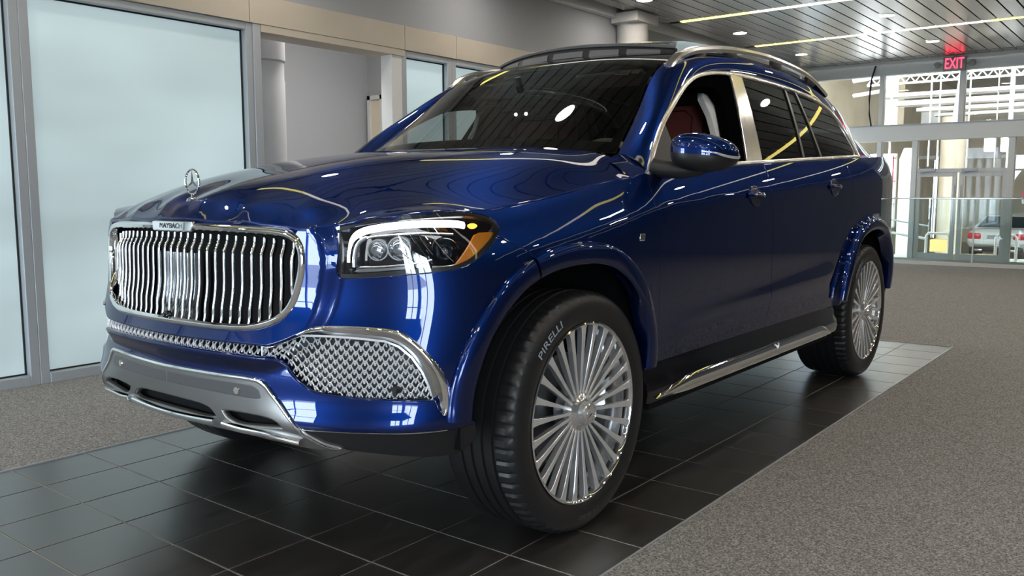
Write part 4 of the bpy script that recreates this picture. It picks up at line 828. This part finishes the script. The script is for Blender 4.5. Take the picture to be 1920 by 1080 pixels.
# ---- bonnet star
ST = empty('hood_star', (0, 0, 0), CAR, label='upright chrome three-pointed star in a ring on the hood')
cx, cz = -.797, 1.168
MB().add(*(lambda m: (m.V, m.F))(MB().tube([(cx, .039*math.cos(t), cz+.039*math.sin(t)) for t in np.linspace(0, 2*math.pi, 41)], .0032, 8, False, up=(1, 0, 0)))).build('ring', 'chrome', ST)
for k in range(3):
    t = math.pi/2+k*2*math.pi/3; d = np.array([0, math.cos(t), math.sin(t)]); e = np.array([0, -math.sin(t), math.cos(t)]); o = np.array([cx, 0, cz]); f = np.array([.0045, 0, 0])
    V = [o+d*.038, o+e*.0065+d*-.002, o-e*.0065+d*-.002, o-f, o+f]; MB().add(V, [(0,1,3),(0,3,2),(0,4,1),(0,2,4),(1,2,3),(2,1,4)]).build('star_point', 'chrome', ST, sharp=10)
MB().tube([(cx,0,cz-.039),(cx,0,cz-.05),(cx+.002,0,cz-.056)], [.004,.006,.007], 10).build('stem', 'chrome', ST)
MB().lathe([(0,.010),(.012,.009),(.020,.004),(.024,-.006)], 24, (cx+.002, 0, 1.110), 'z').build('base', 'chrome', ST)
# ---- headlights
LED = [(.671,.936),(.673,.968),(.684,1.003),(.712,1.023),(.762,1.035),(.837,1.044),(.915,1.050),(1.029,1.053),(1.062,1.049)]
for s in SIDES:
    S = Surf(body_plain, s); H = empty('headlight', (0, 0, 0), CAR, label='clear headlight with bright white light strip and amber reflector')
    panel('lens', S, HEAD, 'lens', H, off=.0005, h=.03, edge=.015, flange=.004, lip=.003)
    panel('housing', S, HEAD, 'black_gloss', H, off=-.085, h=.05, edge=.02, flange=0)
    HH = np.array(HEAD); HH = np.concatenate([HH, HH[:1]]); P0, _ = on(S, HH, -.004); P1, _ = on(S, HH, -.088)
    MB().grid(np.stack([P0, P1], 1)).build('bucket', 'black_gloss', H)
    hi = inset(HH[:-1] if area2(HH[:-1]) > 0 else HH[:-1][::-1], .005); P, n = on(S, np.concatenate([hi, hi[:1]]), -.003); sweep('seal', P, n, [(-.006,-.01),(-.006,.001),(.006,.001),(.006,-.01)], 'satin_black', H)
    L = smooth_poly(LED, n=6); P, n = on(S, L, -.024); t = np.linspace(0, 1, len(L)); tp = .40+.60*sstep(t, .10, .40)
    sweep('light_strip', P, n, [(-.0098,-.004),(-.0098,.003),(0,.006),(.0098,.003),(.0098,-.004)], 'led', H, taper=tp)
    L2 = [(a+.014, b-.014) for a, b in LED[:4]]; P, n = on(S, smooth_poly(L2, n=5), -.03); sweep('light_guide', P, n, round_prof(.010, .005), 'clear', H)
    panel('amber_reflector', S, [(1.160,1.022),(1.140,.997),(1.055,.938),(1.036,.926),(.992,.920),(1.010,.940),(1.084,1.014),(1.106,1.021)], 'amber', H, off=-.014, h=.02, edge=.01, flange=.012)
    A = [(a, 1.045) for a in np.linspace(1.072, 1.108, 5)]; P, n = on(S, A, -.018); sweep('turn_signal', P, n, round_prof(.014, .005), 'amber_lit', H, taper=[.4,.9,1,.9,.4])
    # chrome inner bezel and black shelves
    for A_ in ([(.700,.921),(.80,.925),(.88,.936),(.93,.946)], [(.93,.925),(1.0,.93),(1.04,.95)], [(.70,1.006),(.80,1.016),(.90,1.024),(1.02,1.028)]):
        P, n = on(S, smooth_poly(A_, n=5), -.040); sweep('bezel', P, n, round_prof(.007, .003), 'satin_silver', H)
    panel('lower_bezel', S, smooth_poly([(.672,.902),(.70,.915),(.78,.922),(.855,.934),(.87,.912),(.78,.905),(.69,.897)], True, 3), 'chrome', H, off=-.045, h=.02, edge=.012, flange=.02)
    for k, (u, z, r) in enumerate(((.752,.973,.027),(.826,.979,.030),(.905,.984,.030))):
        if k == 2: continue
        p, n = on(S, (u, z), -.062); ax = Vector((-.80, s*.60, .02)).normalized(); M = Matrix.Translation(Vector(p[0])) @ Vector((0, 0, 1)).rotation_difference(ax).to_matrix().to_4x4()
        MB().lathe([(0,.040),(r*.5,.037),(r*.85,.026),(r,.012),(r,-.02)], 24, axis='z').xf(M).build('projector', 'projector', H)
        MB().lathe([(r*1.0,.016),(r*1.14,.016),(r*1.2,.0),(r*1.16,-.02)], 24, axis='z').xf(M).build('projector_ring', 'satin_silver', H)
        q = MB()
        for j in range(5): q.box(-r*.8+j*r*.4-.002, -r*.8+j*r*.4+.002, -r*.75, r*.1, .036-.01*abs(j-2)*.6, .042-.01*abs(j-2)*.6)
        q.xf(M @ Matrix.Rotation(.15, 4, 'Z')).build('projector_fins', 'chrome', H)
    p, n = on(S, (.985,.978), -.055); ax = Vector((-.70, s*.70, .02)).normalized(); M = Matrix.Translation(Vector(p[0])) @ Vector((0, 0, 1)).rotation_difference(ax).to_matrix().to_4x4()
    MB().lathe([(0,-.02),(.020,-.014),(.036,.012),(.038,.016),(.041,.012),(.042,-.02)], 28, axis='z').xf(M).build('reflector_bowl', 'smoke_chrome', H)
    MB().lathe([(0,.030),(.007,.027),(.011,.016),(.011,-.01)], 16, axis='z').xf(M).build('bulb', 'projector', H)
# ---- intake meshes, chrome blades
MESH_HALF = [(.427,.697),(.453,.696),(.504,.714),(.552,.730),(.631,.730),(.715,.727),(.796,.720),(.837,.705),(.877,.674),(.910,.630),(.930,.586),(.944,.546),(.841,.552),(.723,.557),(.641,.562),(.598,.567),(.564,.584),(.525,.613),(.501,.642),(.475,.654),(.436,.659)]
def lattice(name, S, poly, parent, off=-.016, px=.0300, pz=.0132):
    poly = np.array(poly); 
    if area2(poly) < 0: poly = poly[::-1]
    mb = MB(); lo, hi = poly.min(0), poly.max(0); k = 0; z = lo[1]-pz
    while z < hi[1]+pz:
        u = lo[0]-px+(px/2 if k % 2 else 0)
        while u < hi[0]+px:
            for sg in (0, 1):     # arch made of two curved halves that meet the arches of the next row
                t = np.linspace(0, 1, 4); cu = u+(t*.5 if sg == 0 else 1-t*.5)*px; cz = z+pz*2.0*np.sin(t*math.pi/2)**.85
                A = np.stack([cu, cz], 1); ok = inside(A, poly)
                if ok.sum() < 2: continue
                A = A[ok]; P, n = on(S, A, off)
                m = len(P); V = []; F = []
                for i in range(m):
                    t_ = P[min(i+1, m-1)]-P[max(i-1, 0)]; t_ /= np.linalg.norm(t_); a = np.cross(t_, n[i])
                    V += [P[i]-a*.0021, P[i]+n[i]*.0026, P[i]+a*.0021, P[i]-n[i]*.005]
                for i in range(m-1):
                    for j in range(4): F.append((i*4+j, i*4+(j+1) % 4, i*4+4+(j+1) % 4, i*4+4+j))
                mb.add(V, F)
            u += px
        z += pz; k += 1
    return mb.build(name, 'mesh_silver', parent, fix=False, sharp=60)
for s in SIDES:
    S = B(s); K = empty('air_intake', (0, 0, 0), CAR, label='corner air intake with silver wire mesh and chrome blade')
    lattice('mesh', S, MESH_HALF, K)
    panel('intake_back', S, INTAKE_SIDE if False else [(a, b) for a, b in MESH_HALF], 'intake_dark', K, off=-.050, h=.06, edge=.03, flange=0)
    P, n = on(S, np.array(MESH_HALF+MESH_HALF[:1]), -.015); sweep('mesh_rim', P, n, [(-.003,-.01),(-.003,.003),(.003,.003),(.003,-.01)], 'mesh_silver', K)
    bl_out = [(.545,.733),(.585,.752),(.63,.757),(.753,.757),(.833,.748),(.873,.725),(.915,.689),(.957,.643),(.981,.601),(.990,.561),(.988,.522),(.970,.503)]
    bl_in = [(.552,.727),(.60,.731),(.631,.731),(.715,.728),(.796,.720),(.837,.705),(.877,.674),(.910,.630),(.930,.586),(.944,.546),(.950,.525),(.957,.510)]
    O, I = smooth_poly(bl_out, n=5), smooth_poly(bl_in, n=5); Po, no = on(S, O, .006); Pm, nm = on(S, O*.6+I*.4, .002); Pi, ni = on(S, I, -.030); Pb, _ = on(S, O, -.02)
    MB().grid(np.stack([Pb, Po, Pm, Pi], 1)).build('blade', 'chrome', K, sharp=None)
    p, n = on(S, (.834,.582), -.012); MB().lathe([(0,-.006),(.010,-.006),(.0115,-.003),(.0115,.02)], 20, p[0], 'x').xf(Matrix()).build('parking_sensor', 'satin_black', K)
lattice('mesh_strip', Bc, [(-.425,.697),(.425,.697),(.425,.660),(-.425,.660)], CAR)
panel('mesh_strip_back', Bc, [(-.43,.70),(.43,.70),(.43,.657),(-.43,.657)], 'black', CAR, off=-.05, h=.06, edge=.04, flange=0)
P0, _ = on(Bc, np.array(mirror_half(INTAKE)+[mirror_half(INTAKE)[0]]), -.02); P1, _ = on(Bc, np.array(mirror_half(INTAKE)+[mirror_half(INTAKE)[0]]), -.055)
MB().grid(np.stack([P0, P1], 1)).build('intake_wall', 'satin_black', CAR)
for s in SIDES:
    p, n = on(B(s), (1.064,.635), .0005); M = Matrix.Translation(Vector(p[0])) @ Vector((0, 0, 1)).rotation_difference(Vector(n[0])).to_matrix().to_4x4()
    MB().lathe([(0,.0015),(.0095,.0015),(.0105,.0)], 20, axis='z').xf(M).build('parking_sensor', 'paint', CAR); MB().lathe([(.0105,.0006),(.0120,.0006)], 20, axis='z').xf(M).build('sensor_gap', 'black', CAR)
# ---- skid plate
SK = empty('skid_plate', (0, 0, 0), CAR, label='silver lower bumper skid plate with three outlets')
sk_half = [(0,.590),(.253,.591),(.409,.590),(.441,.577),(.462,.555),(.546,.473),(.575,.444),(.619,.418),(.672,.407),(.60,.404),(.552,.408),(.374,.424),(.288,.427),(0,.430)]
outl_m = smooth_poly([(-.205,.490),(-.1,.500),(.1,.500),(.205,.490),(.245,.460),(.20,.449),(.09,.452),(-.09,.452),(-.20,.449),(-.245,.460)], True, 4)
outl_r = smooth_poly([(.262,.486),(.304,.491),(.454,.488),(.489,.478),(.510,.458),(.411,.449),(.333,.446),(.285,.460)], True, 4)
outl_l = np.array([(-a, b) for a, b in outl_r])
panel('plate', Bc, mirror_half(sk_half), 'skid_silver', SK, holes=[outl_m, outl_r, outl_l], off=.004, h=.03, edge=.012, flange=.018, lip=.007)
Q = smooth_poly([(a, b) for a, b in sk_half[:9]], n=4, corner=60); Qf = np.concatenate([[(-a, b) for a, b in Q[::-1][:-1]], Q]); P, n = on(Bc, Qf, .004); sweep('chrome_edge', P, n, round_prof(.014, .005), 'chrome', SK, taper=np.interp(np.abs(Qf[:, 0]), [0,.45,.67],[1,1,.3]))
for s in (-1, 0, 1):
    bar = [(-.235,.446),(-.1,.443),(.1,.443),(.235,.446)] if s == 0 else [(s*.272,.445),(s*.35,.438),(s*.45,.436),(s*.552,.424)]
    if s < 0: bar = bar[::-1]
    P, n = on(Bc, smooth_poly(bar, n=6), .010); sweep('chrome_bar', P, n, round_prof(.020, .008), 'chrome', SK)
panel('outlet_back', Bc, [(-.55,.52),(.55,.52),(.55,.425),(-.55,.425)], 'black', SK, off=-.032, h=.1, edge=.05, flange=0)
for s in (-1, 1):
    panel('sensor_strip', Bc, smooth_poly([(s*.005,.572),(s*.2,.571),(s*.39,.571),(s*.418,.560),(s*.424,.540),(s*.40,.537),(s*.2,.541),(s*.005,.543)], True, 3), 'grey_plastic', SK, off=.005, h=.04, flange=.006)
    p, n = on(Bc, (s*.337,.553), .006); M = Matrix.Translation(Vector(p[0])) @ Vector((0, 0, 1)).rotation_difference(Vector(n[0])).to_matrix().to_4x4()
    MB().lathe([(0,.004),(.010,.004),(.0115,.002),(.0125,-.004)], 20, axis='z').xf(M).build('sensor', 'satin_silver', SK)
bl = [(.55,.472),(.57,.455),(.764,.457),(.878,.454),(.996,.452),(1.072,.459),(1.085,.42),(1.06,.385),(1.02,.371),(.922,.374),(.765,.392),(.64,.404),(.57,.44)]
for s in SIDES:
    panel('bumper_valance', B(s), bl, 'satin_black', CAR, off=-.010, h=.05, edge=.02, flange=.05)
    P, n = on(B(s), smooth_poly([(.565,.4625),(.764,.464),(.878,.461),(.98,.459)], n=6), -.002); sweep('bumper_line', P, n, round_prof(.005, .002), 'satin_silver', CAR)
# ---- wheel arch flares
def flare(S, k, pts, parent, h0):
    prof = [(-.006,-.045),(-.008,.002),(-.006,h0*.55),(.002,h0*.85),(.014,h0),(.034,h0*1.05),(.052,h0*.98),(.060,h0*.80),(.064,h0*.45),(.066,-.004)]
    pts = dens(np.array(pts), .012, False); pts[2:-2] = (pts[:-4]+pts[1:-3]*2+pts[2:-2]*3+pts[3:-1]*2+pts[4:])/9; n = len(pts); g = []
    t = np.gradient(pts, axis=0); t /= np.linalg.norm(t, axis=1, keepdims=True); rad = np.stack([-t[:, 1], t[:, 0]], 1)
    c0 = np.array([AX[k], WZ]); rad *= np.sign(np.sum(rad*(pts-c0), 1, keepdims=True))
    da, db, nb = S.frame(np.array(UX(pts+rad*.03)))
    for d, hh in prof:
        q = pts+rad*d; A = np.array(UX(q)); g.append(S.pos(A)+nb*hh)
    return MB().grid(np.array(g).transpose(1, 0, 2)).build('arch_flare', 'paint', parent, sharp=None, label='raised blue wheel arch lip')
for s in SIDES:
    AD = dens(np.array(archpts(0, lo=.47)), .006, False); flare(B(s), 0, [q for q in AD if q[0] < seam_x-.001], CAR, .020); flare(B(s), 0, [q for q in AD if q[0] > seam_x+.001 and (q[1] > .49)], CAR, .020)
    flare(B(s), 1, archpts(1, lo=.50), CAR, .024)
# ---- wheel wells, underbody
for k in (0, 1):
    for s in SIDES:
        a = archpts(k, .03, lo=.37); g = [[(x, s*w, z) for w in (.985, .9, .75, .58)] for x, z in a]
        for i, row in enumerate(g): row[0] = (row[0][0], s*float(body(u_of_x(a[i][0]), max(a[i][1], .45))[1]-.028), row[0][2])
        MB().grid(np.array(g)).build('wheel_well', 'black', CAR)
        V = [(AX[k], s*.57, WZ)]+[(x, s*.58, z) for x, z in a]; MB().add(V, [(0, i, i+1) for i in range(1, len(V)-1)]).build('wheel_well_back', 'black', CAR)
MB().box(-.30, 3.9, -.60, .60, .30, .36).build('underbody', 'black', CAR, smooth=False)
MB().box(.52, 2.60, -.93, .93, .30, .44).build('floor_pan', 'black', CAR, smooth=False)
# ---- rocker and running board
for s in SIDES:
    prof = [(.90,.50),(.957,.497),(.968,.47),(.972,.44),(.985,.42),(.992,.385),(.985,.352),(.95,.335),(.86,.335),(.86,.40)]
    def ends(x): return 0
    mb = MB(); P = []
    for x, k, dz in ((.415,.93,.0),(.44,1,.0),(1.0,1,0),(1.6,1,0),(2.2,1,0),(2.555,1,0),(2.58,.96,.0)): P.append([(x, s*(.86+(w-.86)*k), z+dz) for w, z in prof])
    P = np.array(P); mb.grid(np.concatenate([P, P[:, :1]], 1)); nP = len(prof); mb.add([tuple(q) for q in P[0]], [tuple(range(nP))]); mb.add([tuple(q) for q in P[-1]], [tuple(range(nP))]); mb.build('running_board', 'black_gloss', CAR, sharp=30)
    xs = np.linspace(.455, 2.42, 60); g = []
    for x in xs:
        k = min(1, (x-.455)/.28)**.7; k2 = min(1, (2.42-x)/.14)**.6; t0 = .350+.018*(1-k); t1 = t0+(.066)*k*(.35+.65*k2)
        row = []
        for j in range(7):
            z = t0+(t1-t0)*j/6; row.append((x, s*(.9935+.010*math.sin(math.pi*j/6)-.16*max(0, z-.395)), z))
        g.append(row)
    MB().grid(np.array(g)).build('step_trim', 'chrome', CAR, sharp=None)
    MB().box(1.645, 1.649, s*1.0, s*1.008, .355, .415).build('step_joint', 'satin_silver', CAR, smooth=False)
# ---- wheels
def make_wheel(sgn, cx, w_out, tw, name_label):
    W = empty('wheel', (cx, sgn*w_out, WZ+.001), CAR, label=name_label)
    if sgn > 0: W.rotation_euler = (0, 0, math.pi)
    if sgn not in CACHE: CACHE[sgn] = None
    key = round(tw, 3)
    if key not in CACHE:
        d = {}
        prof = [(.296,.030),(.300,.010),(.310,.001),(.330,-.005),(.352,-.006),(.372,-.002),(.388,.006),(.397,.015),(.4025,.026)]
        inner = []
        ys = [.030,.040,.058,.060,.068,.070]; groove = [.070,.112,.155,.197]; gs = tw/.285
        tread = [(.404,.034)]
        for gq in groove:
            a = gq*gs; tread += [(.4055,a-.006),(.399,a-.0045),(.399,a+.0045),(.4055,a+.006)]
        tread += [(.404,tw-.034)]
        back = [(r, tw-y) for r, y in prof[::-1]]
        pr = prof+tread+back; n = 256; V = []; F = []; m_ = len(pr)
        for i in range(n):
            a = 2*math.pi*i/n; c, sn = math.cos(a), math.sin(a)
            for j, (r, y) in enumerate(pr):
                if 7 <= j <= 10 and i % 4 == 0: r = r-.006 if j < 10 else r-.004
                V.append((r*c, y, r*sn))
        for i in range(n):
            for j in range(m_-1): F.append((i*m_+j, i*m_+j+1, ((i+1) % n)*m_+j+1, ((i+1) % n)*m_+j))
        me = MB().add(V, F).build('tire', 'tyre', None, sharp=28); d['tire'] = me.data; bpy.data.objects.remove(me)
        for nm, pf, m in (('rim_lip', [(.300,.016),(.304,.006),(.303,.000),(.298,-.002),(.293,.002),(.290,.012),(.288,.030)], 'chrome'), ('barrel', [(.288,.030),(.280,.055),(.272,.08),(.268,.18),(.285,.22)], 'rim_metal'), ('hub', [(0,-.020),(.026,-.020),(.033,-.018),(.0365,-.012),(.038,.008),(.050,.012),(.054,.017),(.070,.022),(.078,.045),(.075,.08)], 'rim_metal'), ('brake_disc', [(.05,.10),(.19,.10),(.19,.125),(.05,.125)], 'disc')):
            o = MB().lathe(pf, 96).build(nm, m, None, sharp=40); d[nm] = o.data; bpy.data.objects.remove(o)
        # one spoke, pointing along +x
        st = [(.052,.0050,.020,.016),(.085,.0052,.0185,.018),(.13,.0058,.0155,.020),(.18,.0070,.0115,.022),(.23,.0088,.0075,.022),(.265,.0108,.0050,.022),(.285,.0140,.0040,.022),(.294,.0185,.0035,.022)]
        V = []; F = []
        for r, hw, y, dp in st: V += [(r,y+.0015,-hw),(r,y,-hw*.86),(r,y,hw*.86),(r,y+.0015,hw),(r,y+dp,hw*.7),(r,y+dp,-hw*.7)]
        for i in range(len(st)-1):
            for j in range(6): F.append((i*6+j, i*6+(j+1) % 6, i*6+6+(j+1) % 6, i*6+6+j))
        F += [tuple(range(6)), tuple(len(V)-6+j for j in range(6))]
        o = MB().add(V, F).build('spoke', 'spoke_metal', None, sharp=25); d['spoke'] = o.data; bpy.data.objects.remove(o)
        # lettering on the sidewall
        mbt = MB()
        for txt, a0, sz, rr in (('PIRELLI', 128, .037, .350), ('285/40 R23', -88, .020, .350), ('P ZERO', 20, .022, .352)):
            if txt == 'P ZERO': continue
            V, F = text_mesh(txt, sz, .0004); V = np.array(V); k = 1 if a0 > 0 else -1
            th = math.radians(a0)-k*V[:, 0]*1.35/rr; r = rr+k*V[:, 1]; V2 = np.stack([r*np.cos(th)*-1, -.0068+.0*V[:, 2], r*np.sin(th)], 1) if False else np.stack([r*np.cos(th), np.full(len(V), -.0066)-V[:, 2], r*np.sin(th)], 1)
            if txt == 'PIRELLI': d['let'] = (V2, F)
            else: d['let2'] = (V2, F)
        CACHE[key] = d
    d = CACHE[key]
    for nm in ('tire', 'rim_lip', 'barrel', 'hub', 'brake_disc'): share(d[nm], nm, W)
    for i in range(26): share(d['spoke'], 'spoke', W, rot=(0, 2*math.pi*(i+.35)/26, 0))
    if 'l1' not in d:
        o = mesh_obj('tire_lettering', *d['let'], 'tyre_white', W, smooth=False); d['l1'] = o.data; o = mesh_obj('tire_size', *d['let2'], 'tyre_grey', W, smooth=False); d['l2'] = o.data
    else: share(d['l1'], 'tire_lettering', W); share(d['l2'], 'tire_size', W)
    ring = MB().tube([(.026*math.cos(t), -.0208, .026*math.sin(t)) for t in np.linspace(0, 2*math.pi, 33)], .0018, 6, False, up=(0, 1, 0)).build('cap_ring', 'chrome', W)
    q = MB()
    for k in range(3):
        t = math.pi/2+k*2*math.pi/3; dd = np.array([math.cos(t), 0, math.sin(t)]); e = np.array([-math.sin(t), 0, math.cos(t)]); o = np.array([0, -.0202, 0])
        q.add([o+dd*.025, o+e*.004, o-e*.004, o+np.array([0,-.002,0])], [(0,1,3),(0,3,2),(0,2,1)])
    q.build('cap_star', 'chrome', W, sharp=10)
    return W
CACHE = {}
make_wheel(-1, 0, .985, .285, 'near front wheel with thin multi-spoke rim'); make_wheel(1, 0, .985, .285, 'far front wheel')
make_wheel(-1, 3.135, .990, .325, 'near rear wheel with thin multi-spoke rim'); make_wheel(1, 3.135, .990, .325, 'far rear wheel')
# ---- door mirrors
for s in SIDES:
    MR = empty('door_mirror', (0, 0, 0), CAR, label='blue door mirror with black base and turn signal strip')
    def mir(th, ph, sx=.085, sy=.112, sz=.071):
        e1, e2 = .72, .80
        f = lambda v, e: math.copysign(abs(v)**e, v)
        x = sx*f(math.cos(ph), e1)*f(math.cos(th), e2); y = sy*f(math.cos(ph), e1)*f(math.sin(th), e2); z = sz*f(math.sin(ph), e1)
        if x > 0: x *= .45
        z *= 1-.22*max(0, (y/sy))*(1 if z < 0 else .9); z += -.012*(y/sy)
        x += .04*(y/sy)+.02*(y/sy)**2
        return (.62+x, s*(1.085+y), 1.276+z-(.046 if s > 0 else 0))
    n, m_ = 48, 28
    for nm, m, p0, p1 in (('cap', 'paint', -.04, math.pi/2), ('lower_shell', 'satin_black', -math.pi/2, -.04)):
        g = np.array([[mir(2*math.pi*i/n, p0+(p1-p0)*j/m_) for j in range(m_+1)] for i in range(n)]); MB().grid(g, True).build(nm, m, MR, sharp=None)
    P = np.array([mir(t, -.02+.05*math.sin(3*(t-2.3)), .0875, .1145, .071) for t in np.linspace(1.15, 2.95, 26)]); N = P-np.array([.62, s*1.085, 1.276]); sweep('signal_strip', P, N, round_prof(.010, .002), 'clear', MR, taper=np.interp(np.linspace(0, 1, 26), [0,.1,.6,1],[.6,1,1,.3]))
    MB().tube([(.56, s*.905, 1.226),(.575, s*.95, 1.216),(.60, s*1.01, 1.213),(.62, s*1.07, 1.222),(.63, s*1.10, 1.235)], [.036,.033,.032,.030,.026], 14, up=(1, 0, 0)).build('arm', 'satin_black', MR)
# ---- door handles
for s in SIDES:
    for x, z in ((1.375,1.112),(2.445,1.153)):
        S = B(s); HD = empty('door_handle', (0, 0, 0), CAR, label='blue door handle over a round recess')
        A = np.array([(float(u_of_x(x))+.062*math.cos(t), z+.044*math.sin(t)) for t in np.linspace(0, 2*math.pi, 28, endpoint=False)])
        panel('recess', S, A, 'paint_shade', HD, off=.003, h=.012, edge=.01, flange=.003)  # flat disc on the skin; the hollow's shade is put into its darker blue
        P, n = on(S, np.concatenate([A, A[:1]]), .002); sweep('recess_edge', P, n, round_prof(.006, .003), 'paint', HD)
        A = [(float(u_of_x(x))+d, z+.004) for d in np.linspace(-.085, .085, 15)]; P, n = on(S, A, .018); P = P+n*np.array([-.016+.016*math.sin(math.pi*i/14)**.4 for i in range(15)])[:, None]
        sweep('grip', P, n, [(-.013,-.004),(-.011,.004),(0,.007),(.011,.004),(.013,-.004),(0,-.007)], 'paint', HD)
        P2 = P+n*.0075; sweep('grip_trim', P2[2:-2], n[2:-2], round_prof(.006, .002), 'chrome', HD)
    S = B(s); panel('fender_badge', S, UX([(.345,.962),(.375,.962),(.378,.982),(.348,.982)]), 'chrome', CAR, off=.003, h=.02, flange=.006)
# ---- cabin
MB().box(.50, .95, -.70, .70, .80, 1.225, .04).build('dashboard', 'satin_black', CAR)
MB().box(.45, .60, -.74, .74, 1.15, 1.265, .03).build('dash_top', 'satin_black', CAR)
def seat(x, y, big=True):
    st = empty('seat', (x, y, .62), CAR, label='burgundy leather seat with piped headrest')
    MB().box(-.30, .25, -.25, .25, -.12, .12, .06).build('cushion', 'leather', st)
    q = MB().box(-.07, .07, -.25, .25, 0, .66, .06); q.xf(Matrix.Translation((.24, 0, .05)) @ Matrix.Rotation(.28, 4, 'Y')).build('backrest', 'leather', st)
    for sy in (-1, 1):
        q = MB().box(-.10, .05, sy*.17-.05, sy*.17+.05, .05, .60, .04); q.xf(Matrix.Translation((.235, 0, .05)) @ Matrix.Rotation(.28, 4, 'Y')).build('bolster', 'leather', st)
    q = MB().box(-.065, .065, -.215, .215, -.06, .25, .06); q.xf(Matrix.Translation((.42, 0, .70)) @ Matrix.Rotation(.16, 4, 'Y')).build('headrest', 'leather', st)
    q = MB().tube([(-.067,-.15,-.02),(-.067,-.15,.17),(-.067,-.11,.205),(-.067,.11,.205),(-.067,.15,.17),(-.067,.15,-.02)], .004, 6); q.xf(Matrix.Translation((.42, 0, .70)) @ Matrix.Rotation(.16, 4, 'Y')).build('piping', 'leather_dark', st)
    for sy in (-.06, .06): MB().tube([(.40, sy, .60),(.43, sy, .75)], .007, 8).build('headrest_post', 'chrome', st)
for y in (-.40, .40): seat(1.22, y)
for y in (-.40, .40): seat(2.25, y)
SWH = empty('steering_wheel', (.97, -.40, 1.19), CAR); SWH.rotation_euler = (0, math.radians(-68), 0)
MB().tube([(.185*math.cos(t), .185*math.sin(t), 0) for t in np.linspace(0, 2*math.pi, 41)], .016, 10, False).build('rim', 'cream_leather', SWH)
MB().lathe([(0,-.03),(.05,-.03),(.07,-.015),(.07,.01)], 24, axis='z').build('boss', 'satin_black', SWH)
for a in (0, math.pi, -math.pi/2): MB().tube([(.05*math.cos(a+math.pi/2*0), .05*math.sin(a), 0),(.18*math.cos(a), .18*math.sin(a), 0)], .012, 8).build('wheel_spoke', 'satin_black', SWH)
for s in SIDES:
    Gs = G(s); panel('pillar_trim', Gs, [(1.33,1.20),(1.62,1.20),(1.72,1.64),(1.60,1.665),(1.47,1.65),(1.42,1.60),(1.43,1.52),(1.39,1.38)], 'grey_trim', CAR, off=-.065, h=.06, edge=.03, flange=.03, label='light grey inner B-pillar trim')
    MB().box(.52, 2.7, s*.84-.04, s*.84+.04, .45, 1.16, .03).build('door_card', 'leather_dark', CAR)
grid_obj('headliner', Surf(lambda x, a: tuple(np.array(v)-d for v, d in zip(roof(x, np.asarray(a)*.97), (0, 0, .05))), -1), 1.16, 3.9, -1, 1, 30, 13, 'headliner')
MB().box(2.75, 2.8, -.70, .70, .5, 1.30).build('cargo_bulkhead', 'satin_black', CAR)
mi = empty('rear_view_mirror', (.93, 0, 1.545), CAR); MB().box(-.02, .02, -.12, .12, -.035, .035, .015).build('housing', 'black_gloss', mi); MB().tube([(0,0,.03),(-.03,0,.12)], .018, 8).build('stalk', 'satin_black', mi)
for k in (-1, 1): MB().lathe([(0,-.003),(.007,-.002),(.008,.004)], 14, (-.03, .03*k-.02, -.05), 'x').build('map_lamp', 'lamp_lit', mi)
for y in (-.36, .36): q = MB().box(-.07, .07, -.18, .18, -.01, .01, .008); q.xf(Matrix.Translation((1.18, y, 1.655)) @ Matrix.Rotation(.30, 4, 'Y')).build('sun_visor', 'visor', CAR)
P = WS.at([(.735,.885),(.835,.885),(.835,.825),(.735,.825)], -.004); mesh_obj('windscreen_sticker', P, [(0,3,2,1)], 'sticker', CAR, smooth=False, label='small white and red sticker in the windscreen corner')
q = WS.at([(.742,.872),(.770,.872),(.770,.838),(.742,.838)], -.0035); mesh_obj('sticker_mark', q, [(0,3,2,1)], 'sticker_red', CAR, smooth=False)
MB().box(.36, .60, -.70, .70, 1.14, 1.225, .01).build('cowl', 'satin_black', CAR)

# blue corner pieces between hood, fender and A-pillar
for s in SIDES:
    h0 = (.375, float(he[-1][1])-.004, float(he[-2][2])-.006); h1 = (.425, .775, float(hood_z(np.array(.425), np.array(.775)))-.007)
    q0 = (QC[0][0], QC[0][1]+.006, QC[0][2]-.004); r0 = (RC[0][0], RC[0][1], RC[0][2])
    g = []
    for i in range(11):
        a = i/10; lo = np.array(h0)*(1-a)+np.array(q0)*a; hi_ = np.array(h1)*(1-a)+np.array(r0)*a
        g.append([(lambda v: (v[0], s*v[1], v[2]))(lo+(hi_-lo)*b/8+np.array([0, .010, .012])*4*(b/8)*(1-b/8)) for b in range(9)])
    MB().grid(np.array(g)).build('cowl_corner', 'paint', CAR, sharp=None)

q = WS.at([(.852,.895),(.905,.895),(.905,.85),(.852,.85)], -.004); mesh_obj('windscreen_sticker', q, [(0,3,2,1)], 'visor', CAR, smooth=False, label='small grey sticker beside the white one')
for k in range(3): q = WS.at([(.778,.874-.014*k),(.826,.874-.014*k),(.826,.868-.014*k),(.778,.868-.014*k)], -.0035); mesh_obj('sticker_line', q, [(0,3,2,1)], 'leather', CAR, smooth=False)
